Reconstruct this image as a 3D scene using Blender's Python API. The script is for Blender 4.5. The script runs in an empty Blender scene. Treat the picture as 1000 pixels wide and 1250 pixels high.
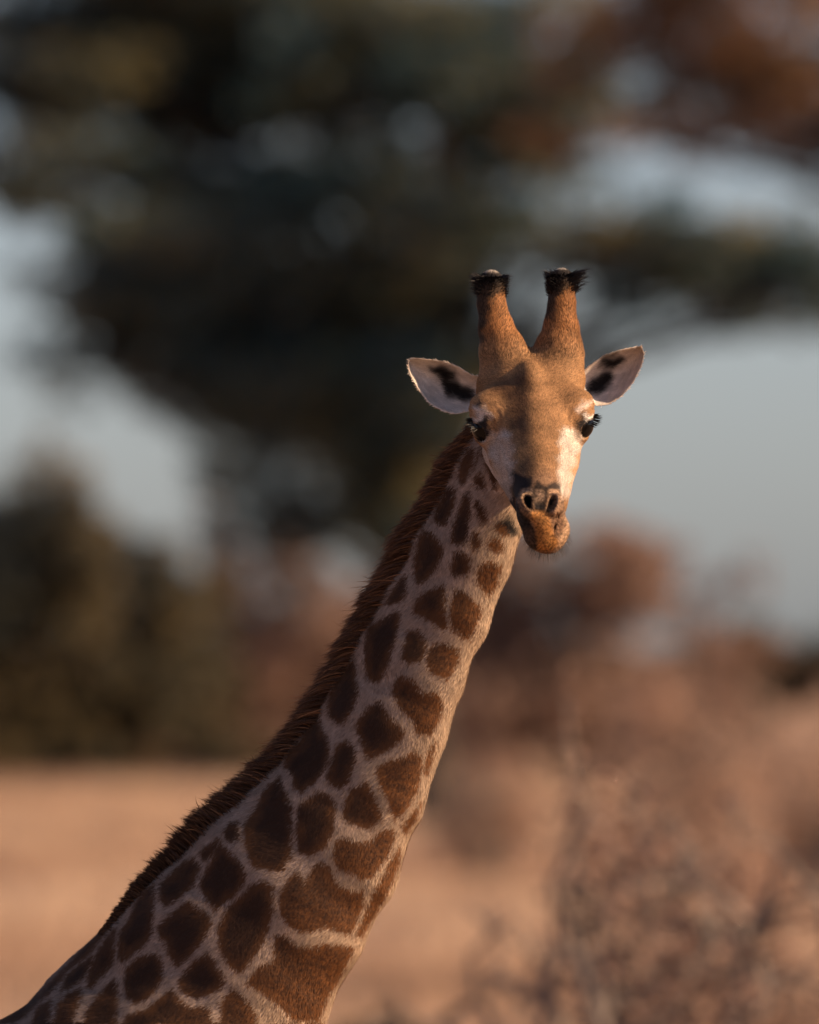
import bpy, bmesh, math, random
import numpy as np
from mathutils import Vector, Matrix

random.seed(7)
rng = np.random.default_rng(7)
R = math.radians
scene = bpy.context.scene
col = scene.collection

# ------------------------------------------------------------------ camera
CAM_Y, CAM_Z = -20.0, 3.2
FOC = 11200.0                      # focal length in photograph pixels
PITCH = math.atan(155.0 / FOC)     # horizon lies 155 px under the picture centre
CAM = np.array([0.0, CAM_Y, CAM_Z])
F_ = np.array([0.0, math.cos(PITCH), math.sin(PITCH)])
U_ = np.array([0.0, -math.sin(PITCH), math.cos(PITCH)])
X_ = np.array([1.0, 0.0, 0.0])
cam_data = bpy.data.cameras.new('camera')
cam = bpy.data.objects.new('camera', cam_data)
col.objects.link(cam)
cam.location = CAM
cam.rotation_euler = (math.pi / 2 + PITCH, 0, 0)
cam_data.sensor_fit = 'HORIZONTAL'
cam_data.sensor_width = 36.0
cam_data.lens = 36.0 * FOC / 1000.0
cam_data.clip_start = 0.5
cam_data.clip_end = 6000.0
cam_data.dof.use_dof = True
cam_data.dof.focus_distance = 19.98
cam_data.dof.aperture_fstop = 3.2
scene.camera = cam

# ------------------------------------------------------------------ world, sun, exposure
SUN_AZ = 73.0      # degrees to the right of the line from giraffe to camera
SUN_EL = 25.0
sdir = np.array([math.sin(R(SUN_AZ)) * math.cos(R(SUN_EL)), -math.cos(R(SUN_AZ)) * math.cos(R(SUN_EL)), math.sin(R(SUN_EL))])
world = bpy.data.worlds.new('World')
scene.world = world
world.use_nodes = True
nt = world.node_tree
for n in list(nt.nodes):
    nt.nodes.remove(n)
sky = nt.nodes.new('ShaderNodeTexSky')
sky.sky_type = 'NISHITA'
sky.sun_disc = False
sky.sun_elevation = R(SUN_EL)
sky.sun_rotation = math.atan2(sdir[0], sdir[1])
sky.altitude = 900.0
sky.air_density = 1.0
sky.dust_density = 1.6
sky.ozone_density = 2.0
bg = nt.nodes.new('ShaderNodeBackground')
bg.inputs['Strength'].default_value = 0.061
wo = nt.nodes.new('ShaderNodeOutputWorld')
hs = nt.nodes.new('ShaderNodeHueSaturation')
hs.inputs['Saturation'].default_value = 0.7
tint = nt.nodes.new('ShaderNodeMix'); tint.data_type = 'RGBA'; tint.blend_type = 'MULTIPLY'
tint.inputs[0].default_value = 1.0; tint.inputs[7].default_value = (0.95, 0.96, 1.10, 1)
nt.links.new(sky.outputs[0], hs.inputs['Color']); nt.links.new(hs.outputs[0], tint.inputs[6])
nt.links.new(tint.outputs[2], bg.inputs[0])
nt.links.new(bg.outputs[0], wo.inputs[0])

sun_data = bpy.data.lights.new('sun', 'SUN')
sun_data.energy = 5.0
sun_data.angle = R(0.6)
sun_data.color = (1.0, 0.71, 0.44)
sun = bpy.data.objects.new('sun', sun_data)
col.objects.link(sun)
sun.rotation_euler = Vector(-sdir).to_track_quat('-Z', 'Y').to_euler()
sun.location = (8, -6, 12)

scene.view_settings.view_transform = 'Standard'
scene.view_settings.look = 'None'
scene.view_settings.exposure = 0.8
scene.view_settings.gamma = 1.0
scene.view_settings.use_curve_mapping = False
scene.render.engine = 'CYCLES'
scene.cycles.use_denoising = True
scene.cycles.max_bounces = 6
scene.cycles.use_adaptive_sampling = False


# ------------------------------------------------------------------ helpers
def P(px, py, dist):
    """A photograph pixel at a known distance, as a point in the place."""
    px = np.asarray(px, float); py = np.asarray(py, float); dist = np.asarray(dist, float)
    return CAM + dist[..., None] * (F_ + X_ * ((px - 500) / FOC)[..., None] + U_ * ((625 - py) / FOC)[..., None])


def I(px, py, d=0.0):
    """A point on the giraffe: pixel, and d pixels (of 1/560 m) nearer than 20 m."""
    return P(px, py, 20.0 - d / 560.0)


def project(p):
    q = p - CAM
    dist = q @ F_
    return 500 + FOC * (q @ X_) / dist, 625 - FOC * (q @ U_) / dist


def ground_x(px, dist):
    return (px - 500) / FOC * dist


def new_mesh(name, verts, faces_flat, sizes, mat=None, parent=None, smooth=False, attrs=None, normals=None):
    me = bpy.data.meshes.new(name)
    nv = len(verts)
    me.vertices.add(nv)
    me.vertices.foreach_set('co', np.ascontiguousarray(verts, dtype=np.float32).ravel())
    sizes = np.asarray(sizes, dtype=np.int32)
    me.loops.add(int(sizes.sum()))
    me.loops.foreach_set('vertex_index', np.ascontiguousarray(faces_flat, dtype=np.int32).ravel())
    me.polygons.add(len(sizes))
    starts = np.concatenate([[0], np.cumsum(sizes)[:-1]]).astype(np.int32)
    me.polygons.foreach_set('loop_start', starts)
    me.polygons.foreach_set('loop_total', sizes)
    if smooth:
        me.polygons.foreach_set('use_smooth', np.ones(len(sizes), dtype=bool))
    me.update(calc_edges=True)
    if attrs:
        for k, v in attrs.items():
            v = np.asarray(v, dtype=np.float32)
            if v.ndim == 1:
                a = me.attributes.new(k, 'FLOAT', 'POINT'); a.data.foreach_set('value', v)
            else:
                a = me.attributes.new(k, 'FLOAT_COLOR', 'POINT')
                a.data.foreach_set('color', np.concatenate([v, np.ones((nv, 1), np.float32)], 1).ravel())
    if normals is not None:
        me.normals_split_custom_set_from_vertices(np.asarray(normals, dtype=np.float32))
    if mat:
        me.materials.append(mat)
    o = bpy.data.objects.new(name, me)
    col.objects.link(o)
    if parent is not None:
        o.parent = parent
    return o


def empty(name, loc, label=None, cat=None, group=None):
    o = bpy.data.objects.new(name, None)
    o.empty_display_size = 0.3
    o.location = loc
    col.objects.link(o)
    if label:
        tag(o, label, cat, group)
    return o


def tag(o, label=None, cat=None, group=None, kind=None):
    if label: o['label'] = label
    if cat: o['category'] = cat
    if group: o['group'] = group
    if kind: o['kind'] = kind


def keep_world(o, parent):
    o.parent = parent
    o.matrix_parent_inverse = Matrix.Translation(parent.location).inverted()


def material(name):
    m = bpy.data.materials.new(name)
    m.use_nodes = True
    t = m.node_tree
    for n in list(t.nodes):
        t.nodes.remove(n)
    out = t.nodes.new('ShaderNodeOutputMaterial')
    return m, t, out


def node(t, kind, **kw):
    n = t.nodes.new(kind)
    for k, v in kw.items():
        if k.startswith('in_'):
            key = k[3:]
            key = int(key) if key.isdigit() else key.replace('_', ' ')
            n.inputs[key].default_value = v
        else:
            setattr(n, k, v)
    return n


def plain_mat(name, rgb, rough=0.7, noise=0.0, nscale=5.0, transl=0.0, attr=None, spec=0.3):
    """Principled colour with noise variation; attr = per-leaf random value attribute mixing to a second colour."""
    m, t, out = material(name)
    b = node(t, 'ShaderNodeBsdfPrincipled')
    b.inputs['Roughness'].default_value = rough
    b.inputs['Specular IOR Level'].default_value = spec
    rgb = list(rgb) if isinstance(rgb[0], (tuple, list)) else [rgb, tuple(c * 0.6 for c in rgb)]
    ramp = node(t, 'ShaderNodeValToRGB')
    els = ramp.color_ramp.elements
    while len(els) < len(rgb):
        els.new(0.5)
    for i, c in enumerate(rgb):
        els[i].position = i / (len(rgb) - 1)
        els[i].color = (*c, 1)
    if attr:
        a = node(t, 'ShaderNodeAttribute', attribute_name=attr)
        t.links.new(a.outputs['Fac'], ramp.inputs[0])
    else:
        tc = node(t, 'ShaderNodeTexCoord')
        nz = node(t, 'ShaderNodeTexNoise', in_Scale=nscale, in_Detail=6.0, in_Roughness=0.62)
        t.links.new(tc.outputs['Object'], nz.inputs['Vector'])
        mr = node(t, 'ShaderNodeMapRange')
        mr.inputs['From Min'].default_value = 0.3; mr.inputs['From Max'].default_value = 0.7
        t.links.new(nz.outputs[0], mr.inputs[0])
        t.links.new(mr.outputs[0], ramp.inputs[0])
    t.links.new(ramp.outputs[0], b.inputs['Base Color'])
    if transl > 0:
        tr = node(t, 'ShaderNodeBsdfTranslucent')
        mx = node(t, 'ShaderNodeMixShader')
        mx.inputs[0].default_value = transl
        t.links.new(ramp.outputs[0], tr.inputs[0])
        t.links.new(b.outputs[0], mx.inputs[1]); t.links.new(tr.outputs[0], mx.inputs[2])
        t.links.new(mx.outputs[0], out.inputs[0])
    else:
        t.links.new(b.outputs[0], out.inputs[0])
    return m


def norm(v):
    return v / np.maximum(np.linalg.norm(v, axis=-1, keepdims=True), 1e-9)


def smooth01(x, a, b):
    t = np.clip((x - a) / (b - a), 0, 1)
    return t * t * (3 - 2 * t)


# ------------------------------------------------------------------ ground
def build_ground():
    m, t, out = material('dry_grass_soil')
    b = node(t, 'ShaderNodeBsdfPrincipled', in_Roughness=0.95)
    b.inputs['Specular IOR Level'].default_value = 0.1
    tc = node(t, 'ShaderNodeTexCoord')
    n1 = node(t, 'ShaderNodeTexNoise', in_Scale=0.05, in_Detail=5.0)
    n2 = node(t, 'ShaderNodeTexNoise', in_Scale=1.3, in_Detail=8.0, in_Roughness=0.7)
    t.links.new(tc.outputs['Object'], n1.inputs['Vector']); t.links.new(tc.outputs['Object'], n2.inputs['Vector'])
    r1 = node(t, 'ShaderNodeValToRGB')
    r1.color_ramp.elements[0].position = 0.38; r1.color_ramp.elements[0].color = (0.35, 0.21, 0.145, 1)
    r1.color_ramp.elements[1].position = 0.62; r1.color_ramp.elements[1].color = (0.49, 0.33, 0.23, 1)
    r2 = node(t, 'ShaderNodeValToRGB')
    r2.color_ramp.elements[0].position = 0.3; r2.color_ramp.elements[0].color = (0.6, 0.55, 0.5, 1)
    r2.color_ramp.elements[1].position = 0.7; r2.color_ramp.elements[1].color = (1, 1, 1, 1)
    mx = node(t, 'ShaderNodeMix', data_type='RGBA', blend_type='MULTIPLY')
    mx.inputs[0].default_value = 1.0
    t.links.new(n1.outputs[0], r1.inputs[0]); t.links.new(n2.outputs[0], r2.inputs[0])
    t.links.new(r1.outputs[0], mx.inputs[6]); t.links.new(r2.outputs[0], mx.inputs[7])
    t.links.new(mx.outputs[2], b.inputs['Base Color'])
    bp = node(t, 'ShaderNodeBump', in_Strength=0.6, in_Distance=0.1)
    t.links.new(n2.outputs[0], bp.inputs['Height']); t.links.new(bp.outputs[0], b.inputs['Normal'])
    t.links.new(b.outputs[0], out.inputs[0])
    # finer grid near, huge skirt to the horizon; gentle swells that vanish at the giraffe
    xs = np.concatenate([[-3000, -1200, -500, -200], np.linspace(-100, 100, 41), [200, 500, 1200, 3000]])
    ys = np.concatenate([[-600, -200, -60], np.linspace(-30, 300, 67), [400, 700, 1500, 3500]])
    gx, gy = np.meshgrid(xs, ys, indexing='ij')
    gz = 0.10 * np.sin(gx * 0.11 + 1.3) * np.sin(gy * 0.07) + 0.05 * np.sin(gx * 0.31 + gy * 0.23)
    gz *= smooth01(np.hypot(gx, gy), 6, 25) * (1 - smooth01(np.hypot(gx, gy), 260, 400))
    v = np.stack([gx, gy, gz], -1).reshape(-1, 3)
    nx, ny = gx.shape
    i, j = np.meshgrid(np.arange(nx - 1), np.arange(ny - 1), indexing='ij')
    a = (i * ny + j).ravel()
    f = np.stack([a, a + ny, a + ny + 1, a + 1], 1)
    o = new_mesh('ground', v, f, np.full(len(f), 4), m, smooth=True)
    o['kind'] = 'structure'
    return o


def ground_z(x, y):
    x = np.asarray(x, float); y = np.asarray(y, float)
    z = 0.10 * np.sin(x * 0.11 + 1.3) * np.sin(y * 0.07) + 0.05 * np.sin(x * 0.31 + y * 0.23)
    return z * smooth01(np.hypot(x, y), 6, 25) * (1 - smooth01(np.hypot(x, y), 260, 400))


build_ground()


# ------------------------------------------------------------------ plants
def tube(path, radii, sides=6):
    path = np.asarray(path, float); radii = np.asarray(radii, float)
    n = len(path)
    tan = norm(np.gradient(path, axis=0))
    ref = np.array([0.3, 0.9, 0.2])
    e1 = norm(np.cross(tan, ref)); e2 = np.cross(tan, e1)
    ang = np.linspace(0, 2 * math.pi, sides, endpoint=False)
    ring = e1[:, None] * np.cos(ang)[None, :, None] + e2[:, None] * np.sin(ang)[None, :, None]
    v = (path[:, None] + ring * radii[:, None, None]).reshape(-1, 3)
    i, j = np.meshgrid(np.arange(n - 1), np.arange(sides), indexing='ij')
    a = i * sides + j; b = i * sides + (j + 1) % sides
    f = np.stack([a, b, b + sides, a + sides], -1).reshape(-1, 4)
    return v, f


class Tubes:
    def __init__(self): self.v = []; self.f = []; self.n = 0

    def add(self, path, radii, sides=6):
        v, f = tube(path, radii, sides)
        self.v.append(v); self.f.append(f + self.n); self.n += len(v)

    def build(self, name, mat, parent):
        v = np.concatenate(self.v); f = np.concatenate(self.f)
        o = new_mesh(name, v, f, np.full(len(f), 4), mat, smooth=True)
        keep_world(o, parent)
        return o


def leaves(centres, radii, counts, size, shell=0.5, up=0.3):
    """Leaf-sized rhombs spread through ellipsoid clumps; returns verts, quads, per-vertex random tone."""
    V = []; T = []
    for c, r, n in zip(centres, radii, counts):
        d = norm(rng.normal(size=(n, 3)))
        rad = rng.random(n) ** (1 / 3.0)
        rad = rad * (1 - shell) + shell * np.clip(rng.normal(0.88, 0.14, n), 0, 1.25)
        wob = 1 + 0.22 * np.sin(d[:, 0] * 5 + c[0]) * np.sin(d[:, 2] * 6 + c[1]) + 0.12 * np.sin(d[:, 1] * 9 + c[2])
        p = np.asarray(c) + d * (rad * wob)[:, None] * np.asarray(r)
        a = norm(rng.normal(size=(n, 3)) * np.array([1, 1, 0.6]))
        b = norm(np.cross(a, rng.normal(size=(n, 3)) + np.array([0, 0, up])))
        s = size * rng.uniform(0.55, 1.4, n)[:, None]
        V.append(np.stack([p - a * s, p - b * s * 0.5, p + a * s, p + b * s * 0.5], 1).reshape(-1, 3))
        tone = np.clip(rng.normal(0.5, 0.2, n) + rng.normal() * 0.2, 0, 1)
        T.append(np.repeat(tone, 4))
    V = np.concatenate(V)
    f = np.arange(len(V)).reshape(-1, 4)
    return V, f, np.concatenate(T)


BARK_DARK = plain_mat('dark_bark', [(0.025, 0.020, 0.018), (0.06, 0.045, 0.036)], 0.95, nscale=3)
BARK_GREY = plain_mat('grey_dry_bark', [(0.10, 0.078, 0.068), (0.22, 0.175, 0.155)], 0.9, nscale=4)


def limb_path(a, b, n=6, sag=0.0, jit=0.25):
    a = np.asarray(a, float); b = np.asarray(b, float)
    t = np.linspace(0, 1, n)[:, None]
    p = a + (b - a) * t
    L = np.linalg.norm(b - a)
    j = rng.normal(size=(n, 3)) * jit * L * 0.12 * (np.sin(np.pi * t))
    p = p + j
    p[:, 2] += sag * L * np.sin(np.pi * t[:, 0])
    return p


def crown_tree(name, label, px, dist, clumps, leaf_size, density, leaf_mat, bark, trunk_r, cat='tree', group=None,
               fork=0.35, sub=5, leaf_name='crown', trunks=1):
    """clumps: (px, py, depth offset m, half width px, half height px, weight). Trunk stands at pixel column px."""
    s = FOC / dist
    gx = ground_x(px, dist); gy = CAM_Y + dist
    gz = float(ground_z(gx, gy))
    root = empty(name, (gx, gy, gz), label, cat, group)
    C = []; Rr = []; N = []
    limbs = []
    zlo = min(P(c[0], c[1], np.float64(dist + c[2]))[2] for c in clumps)
    for (cx, cy, dd, hw, hh, w) in clumps:
        c = P(cx, cy, np.float64(dist + dd))
        rx, rz = hw / s, hh / s
        ry = max(rx * 0.9, rz)
        k = max(1, int(sub * max(1.0, rx / 1.2)))
        for q in range(k):                      # break every clump into uneven tufts
            u = rng.normal(size=3) * 0.55
            cc = c + u * np.array([rx, ry, rz])
            f = rng.uniform(0.28, 0.58)
            C.append(cc); Rr.append(np.array([rx * f, ry * f, rz * rng.uniform(0.45, 0.8)]))
            N.append(int(density * w * (rx * f) * (ry * f) ** 0.5 * (rz * 0.65) ** 0.5) + 12)
        limbs.append((c, rx))
    V, f, T = leaves(C, Rr, N, leaf_size)
    V[:, 2] = np.maximum(V[:, 2], ground_z(V[:, 0], V[:, 1]) + 0.02)
    keep_world(new_mesh(leaf_name, V, f, np.full(len(f), 4), leaf_mat, attrs={'tone': T}), root)
    base = np.array([gx, gy, gz - 0.1])
    tt = Tubes()
    for q in range(trunks):
        off = np.array([rng.normal() * 0.25, rng.normal() * 0.25, 0]) * (trunks > 1)
        top = base + off * 4 + np.array([rng.normal() * 0.15, 0, (zlo - gz) * fork + 0.6])
        path = limb_path(base + off, top, 7, jit=0.3)
        rad = np.linspace(1.0, 0.72, 7) * trunk_r; rad[0] *= 1.5; rad[1] *= 1.1
        tt.add(path, rad, 10)
        if q == 0: fork_pt = path[-1]; fork_all = [path[-1]]
        else: fork_all.append(path[-1])
    tt.build('trunk', bark, root)
    lt = Tubes()
    for k, (c, rx) in enumerate(limbs):
        fp = fork_all[k % len(fork_all)]
        dx = c - fp                                # rise into the canopy first, then reach out inside it
        mid = fp + np.array([0.18 * dx[0], 0.18 * dx[1], dx[2] - 0.06 * abs(dx[0])])
        tq = np.linspace(0, 1, 8)[:, None]
        path = fp * (1 - tq) ** 2 + 2 * mid * tq * (1 - tq) + c * tq ** 2
        path[1:-1] += rng.normal(size=(6, 3)) * 0.02 * np.linalg.norm(dx)
        lt.add(path, np.linspace(trunk_r * 0.4, trunk_r * 0.08, 8), 6)
        for q in range(5):
            st = path[rng.integers(4, 8)]
            e = c + rng.normal(size=3) * np.array([rx, rx, rx * 0.25]) * 0.8
            lt.add(limb_path(st, e, 5, jit=0.5), np.linspace(trunk_r * 0.16, trunk_r * 0.04, 5), 5)
    lt.build('limb', bark, root)
    return root


LEAF_ACACIA = plain_mat('acacia_leaves', [(0.018, 0.060, 0.095), (0.058, 0.098, 0.098), (0.27, 0.21, 0.08)], 0.5, attr='tone', transl=0.42)
LEAF_RUST = plain_mat('rusty_leaves', [(0.13, 0.08, 0.048), (0.27, 0.15, 0.08), (0.40, 0.235, 0.115)], 0.65, attr='tone', transl=0.3)
LEAF_DARK = plain_mat('dark_green_leaves', [(0.012, 0.018, 0.020), (0.034, 0.035, 0.024), (0.20, 0.14, 0.06)], 0.6, attr='tone', transl=0.2)
LEAF_BROWN = plain_mat('dry_brown_leaves', [(0.12, 0.078, 0.062), (0.25, 0.155, 0.12), (0.38, 0.24, 0.175)], 0.75, attr='tone', transl=0.25)
LEAF_OLIVE = plain_mat('olive_leaves', [(0.035, 0.036, 0.024), (0.085, 0.072, 0.04), (0.19, 0.125, 0.065)], 0.65, attr='tone', transl=0.25)
LEAF_PINK = plain_mat('dry_pink_straw', [(0.32, 0.19, 0.14), (0.46, 0.29, 0.21), (0.56, 0.38, 0.28)], 0.8, attr='tone', transl=0.3)

ACACIA_D = 156.0
crown_tree('acacia_tree', 'huge dark flat layered acacia tree rising behind the giraffe', 528, ACACIA_D, [
    (110, 70, 0, 150, 55, 1.0), (330, 60, 1, 180, 70, 1.3), (520, 40, -1, 150, 60, 1.0), (250, -60, 0, 260, 60, 1.0),
    (60, 200, -1, 110, 50, 0.8), (-90, 120, 0, 130, 90, 1.0), (250, 150, 2, 150, 60, 1.2), (440, 140, 0, 140, 60, 1.1),
    (600, 150, 1, 110, 40, 0.7), (270, 290, -2, 140, 45, 1.2), (430, 300, -2, 160, 55, 1.2), (560, 340, -1, 120, 50, 1.0),
    (200, 370, 0, 100, 55, 1.2), (330, 400, 1, 130, 60, 1.3), (470, 420, 0, 120, 70, 1.2), (300, 480, 1, 120, 40, 0.9),
    (430, 520, 0, 110, 70, 1.2), (330, 590, 0, 80, 55, 0.9), (460, 620, 0, 90, 50, 0.8), (130, 440, -1, 70, 45, 0.9), (150, 370, -1, 90, 45, 1.0), (180, 310, -2, 100, 35, 0.9), (330, 500, -1, 110, 60, 1.0),
    (620, 270, 0, 120, 35, 0.8), (760, 285, -1, 120, 34, 1.4), (900, 310, -1, 110, 34, 1.3), (660, 90, 2, 90, 50, 0.7), (840, 330, -1, 110, 45, 1.1),
    (950, 340, 0, 100, 50, 1.1), (1080, 330, 0, 110, 60, 1.0), (540, 250, 1, 90, 30, 0.5), (600, 430, 0, 80, 60, 0.8),
    (230, 215, 1, 130, 35, 0.9), (390, 225, 2, 130, 35, 0.9), (500, 190, 0, 90, 35, 0.8), (700, 210, 1, 80, 25, 0.5),
    (180, 20, 2, 150, 50, 0.9), (170, 400, 1, 90, 50, 0.9), (120, 340, 1, 60, 40, 0.6), (260, 450, -1, 120, 45, 1.0), (360, 560, -1, 110, 70, 1.1), (300, 640, 0, 60, 40, 0.6), (420, 470, -2, 120, 60, 1.0), (290, 350, -2, 130, 40, 1.0), (560, 100, -1, 140, 40, 0.9), (440, 80, 2, 140, 40, 0.9), (500, 570, -2, 80, 60, 1.0), (540, 480, -2, 80, 60, 1.0), (400, 650, -1, 70, 40, 0.7), (520, 650, -2, 60, 45, 0.8), (640, 30, 1, 120, 40, 0.8), (110, 130, 2, 120, 40, 0.7), (-20, 30, 1, 100, 50, 0.7), (380, 360, 1, 130, 50, 1.0),
    (640, 190, 1, 90, 35, 0.7), (570, 60, 2, 90, 40, 0.8), (700, 140, 0, 90, 30, 0.7), (740, 90, 1, 80, 30, 0.6), (620, 110, 2, 90, 35, 0.7),
    (960, 300, 1, 90, 35, 1.0), (1000, 365, -1, 80, 30, 1.0), (800, 320, 1, 90, 30, 0.9), (40, 120, 1, 90, 40, 0.8), (140, 195, 2, 90, 35, 0.7), (30, 245, 1, 70, 25, 0.6), (690, 310, -1, 80, 30, 0.8),
], 0.085, 480, LEAF_ACACIA, BARK_DARK, 0.42, sub=10)

crown_tree('rusty_tree', 'rust orange sunlit tree crown reaching over the open sky gap', 1260, 150.0, [
    (760, 50, 0, 80, 45, 0.8), (880, 40, 0, 110, 60, 1.2), (1000, 60, 0, 110, 60, 1.3), (1130, 60, 0, 130, 80, 1.2),
    (900, 140, 0, 100, 28, 1.0), (1010, 160, 0, 90, 35, 1.1), (790, 130, 1, 80, 26, 0.9), (950, 110, 0, 110, 40, 1.1), (1180, 170, 0, 120, 60, 1.0),
    (720, 170, 0, 80, 24, 0.7), (820, 175, 1, 90, 20, 0.6), (700, 60, 0, 80, 35, 0.7), (860, 90, 1, 110, 40, 0.8), (820, -30, 0, 140, 50, 1.0), (1060, -50, 0, 150, 60, 1.0),
], 0.085, 540, LEAF_RUST, BARK_DARK, 0.34, sub=6)

BUSH_D = 205.0
crown_tree('dark_bush', 'dark green rounded bush at the edge of the pale field', 40, BUSH_D, [
    (40, 690, 0, 110, 70, 1.2), (-60, 740, 0, 110, 120, 1.2), (90, 760, -1, 90, 90, 1.2), (20, 850, -1, 130, 90, 1.3),
    (130, 690, 0, 60, 50, 0.9), (120, 870, -1, 70, 75, 1.2), (-120, 880, 0, 120, 90, 1.2), (10, 925, -2, 90, 32, 1.3), (30, 780, 2, 100, 60, 1.2), (110, 720, 2, 80, 60, 1.1), (-30, 680, 2, 80, 50, 1.0), (110, 925, -2, 70, 30, 1.3), (-90, 925, -2, 90, 32, 1.2),
], 0.15, 520, LEAF_DARK, BARK_DARK, 0.16, cat='bush', sub=5, fork=0.2, trunks=3)
crown_tree('olive_bush', 'olive and brown bush with ragged top next to dark green bush', 215, BUSH_D + 6, [
    (190, 740, 0, 60, 70, 1.0), (240, 800, 0, 70, 80, 1.0), (170, 850, 0, 70, 80, 1.0), (250, 890, 0, 80, 55, 1.0), (200, 690, 0, 40, 35, 0.6), (200, 928, -6, 70, 28, 1.3), (170, 780, 2, 70, 60, 1.1), (220, 740, 2, 60, 50, 0.9), (260, 930, -6, 60, 26, 1.2),
], 0.15, 420, LEAF_OLIVE, BARK_DARK, 0.14, cat='bush', sub=5, fork=0.2, trunks=3)
crown_tree('dry_bush', 'dry reddish brown bush close behind the mane', 350, BUSH_D + 12, [
    (330, 700, 0, 70, 50, 0.9), (390, 740, 0, 80, 60, 1.0), (320, 800, 0, 80, 70, 1.0), (400, 840, 0, 90, 70, 1.0),
    (340, 890, 0, 90, 55, 1.1), (430, 890, 0, 70, 50, 1.0), (290, 720, 1, 60, 50, 0.9), (260, 790, 2, 70, 70, 1.0), (440, 780, 2, 70, 60, 1.0), (360, 660, 2, 60, 30, 0.6), (330, 932, -8, 80, 26, 1.2), (430, 930, -8, 80, 28, 1.2),
], 0.15, 400, LEAF_BROWN, BARK_DARK, 0.12, cat='bush', sub=5, fork=0.2, trunks=4)
crown_tree('dry_thicket', 'tall dry reddish brown thicket under the open sky below the muzzle', 690, BUSH_D - 8, [
    (620, 720, 0, 70, 60, 1.0), (700, 690, 0, 80, 50, 0.9), (780, 720, 0, 80, 55, 0.9), (650, 800, 0, 90, 70, 1.0),
    (760, 800, 0, 90, 70, 1.0), (840, 790, 0, 60, 60, 0.9), (600, 860, 0, 80, 60, 1.0), (700, 880, 0, 100, 55, 1.0), (810, 870, 0, 90, 55, 1.0),
    (560, 780, 0, 60, 60, 0.8), (660, 730, 2, 70, 50, 0.9), (600, 750, 2, 70, 60, 0.9), (740, 680, 2, 110, 30, 0.4), (850, 740, 2, 60, 40, 0.5),
], 0.15, 400, LEAF_BROWN, BARK_DARK, 0.13, cat='bush', sub=5, fork=0.2, trunks=5)
crown_tree('green_bush', 'small dark green bush at the right end of the bush line', 955, BUSH_D + 4, [
    (930, 800, 0, 45, 40, 1.2), (985, 790, 0, 60, 40, 1.2), (950, 845, 0, 70, 40, 1.2), (1050, 820, 0, 70, 60, 1.0),
], 0.15, 480, LEAF_OLIVE, BARK_DARK, 0.12, cat='bush', sub=5, fork=0.2, trunks=3)
crown_tree('far_bush', 'dusky brown bush standing behind the acacia trunk', 500, BUSH_D + 20, [
    (480, 760, 0, 70, 60, 1.0), (540, 720, 0, 60, 50, 0.8), (500, 850, 0, 90, 80, 1.1), (570, 900, 0, 70, 50, 1.0),
], 0.15, 400, LEAF_BROWN, BARK_DARK, 0.12, cat='bush', sub=5, fork=0.2, trunks=3)


# dry grass over the field, one uncountable mass
def grass_field():
    n = 150000
    dist = 60 + 160 * rng.random(n) ** 0.8
    x = (rng.random(n) - 0.5) * dist * 0.13
    y = CAM_Y + dist
    patch = np.sin(x * 0.6 + 2.0) * np.sin(y * 0.21) + 0.5 * np.sin(x * 1.7 + y * 0.4)
    keep = rng.random(n) < 0.45 + 0.4 * patch
    x, y = x[keep], y[keep]; n = len(x)
    z = ground_z(x, y)
    h = rng.uniform(0.10, 0.32, n)
    lean = rng.normal(size=(n, 2)) * 0.35
    w = rng.uniform(0.015, 0.035, n)
    a = rng.random(n) * math.pi
    wx, wy = np.cos(a) * w, np.sin(a) * w
    b = np.stack([x, y, z - 0.02], 1)
    v0 = b + np.stack([wx, wy, 0 * x], 1); v1 = b - np.stack([wx, wy, 0 * x], 1)
    tip = b + np.stack([lean[:, 0] * h, lean[:, 1] * h, h], 1)
    v = np.stack([v0, v1, tip], 1).reshape(-1, 3)
    m = plain_mat('dry_grass', [(0.34, 0.21, 0.14), (0.48, 0.32, 0.22), (0.58, 0.42, 0.30)], 0.85, attr='tone', transl=0.3)
    o = new_mesh('dry_grass', v, np.arange(len(v)).reshape(-1, 3), np.full(n, 3), m, attrs={'tone': np.repeat(np.clip(0.55 + rng.normal(size=n) * 0.2 + 0.35 * np.sin(y * 0.16 + np.sin(x * 0.5) * 0.8 + 0.4), 0, 1), 3)})
    tag(o, 'dry straw coloured grass covering the open field', 'grass', kind='stuff')


grass_field()


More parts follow.
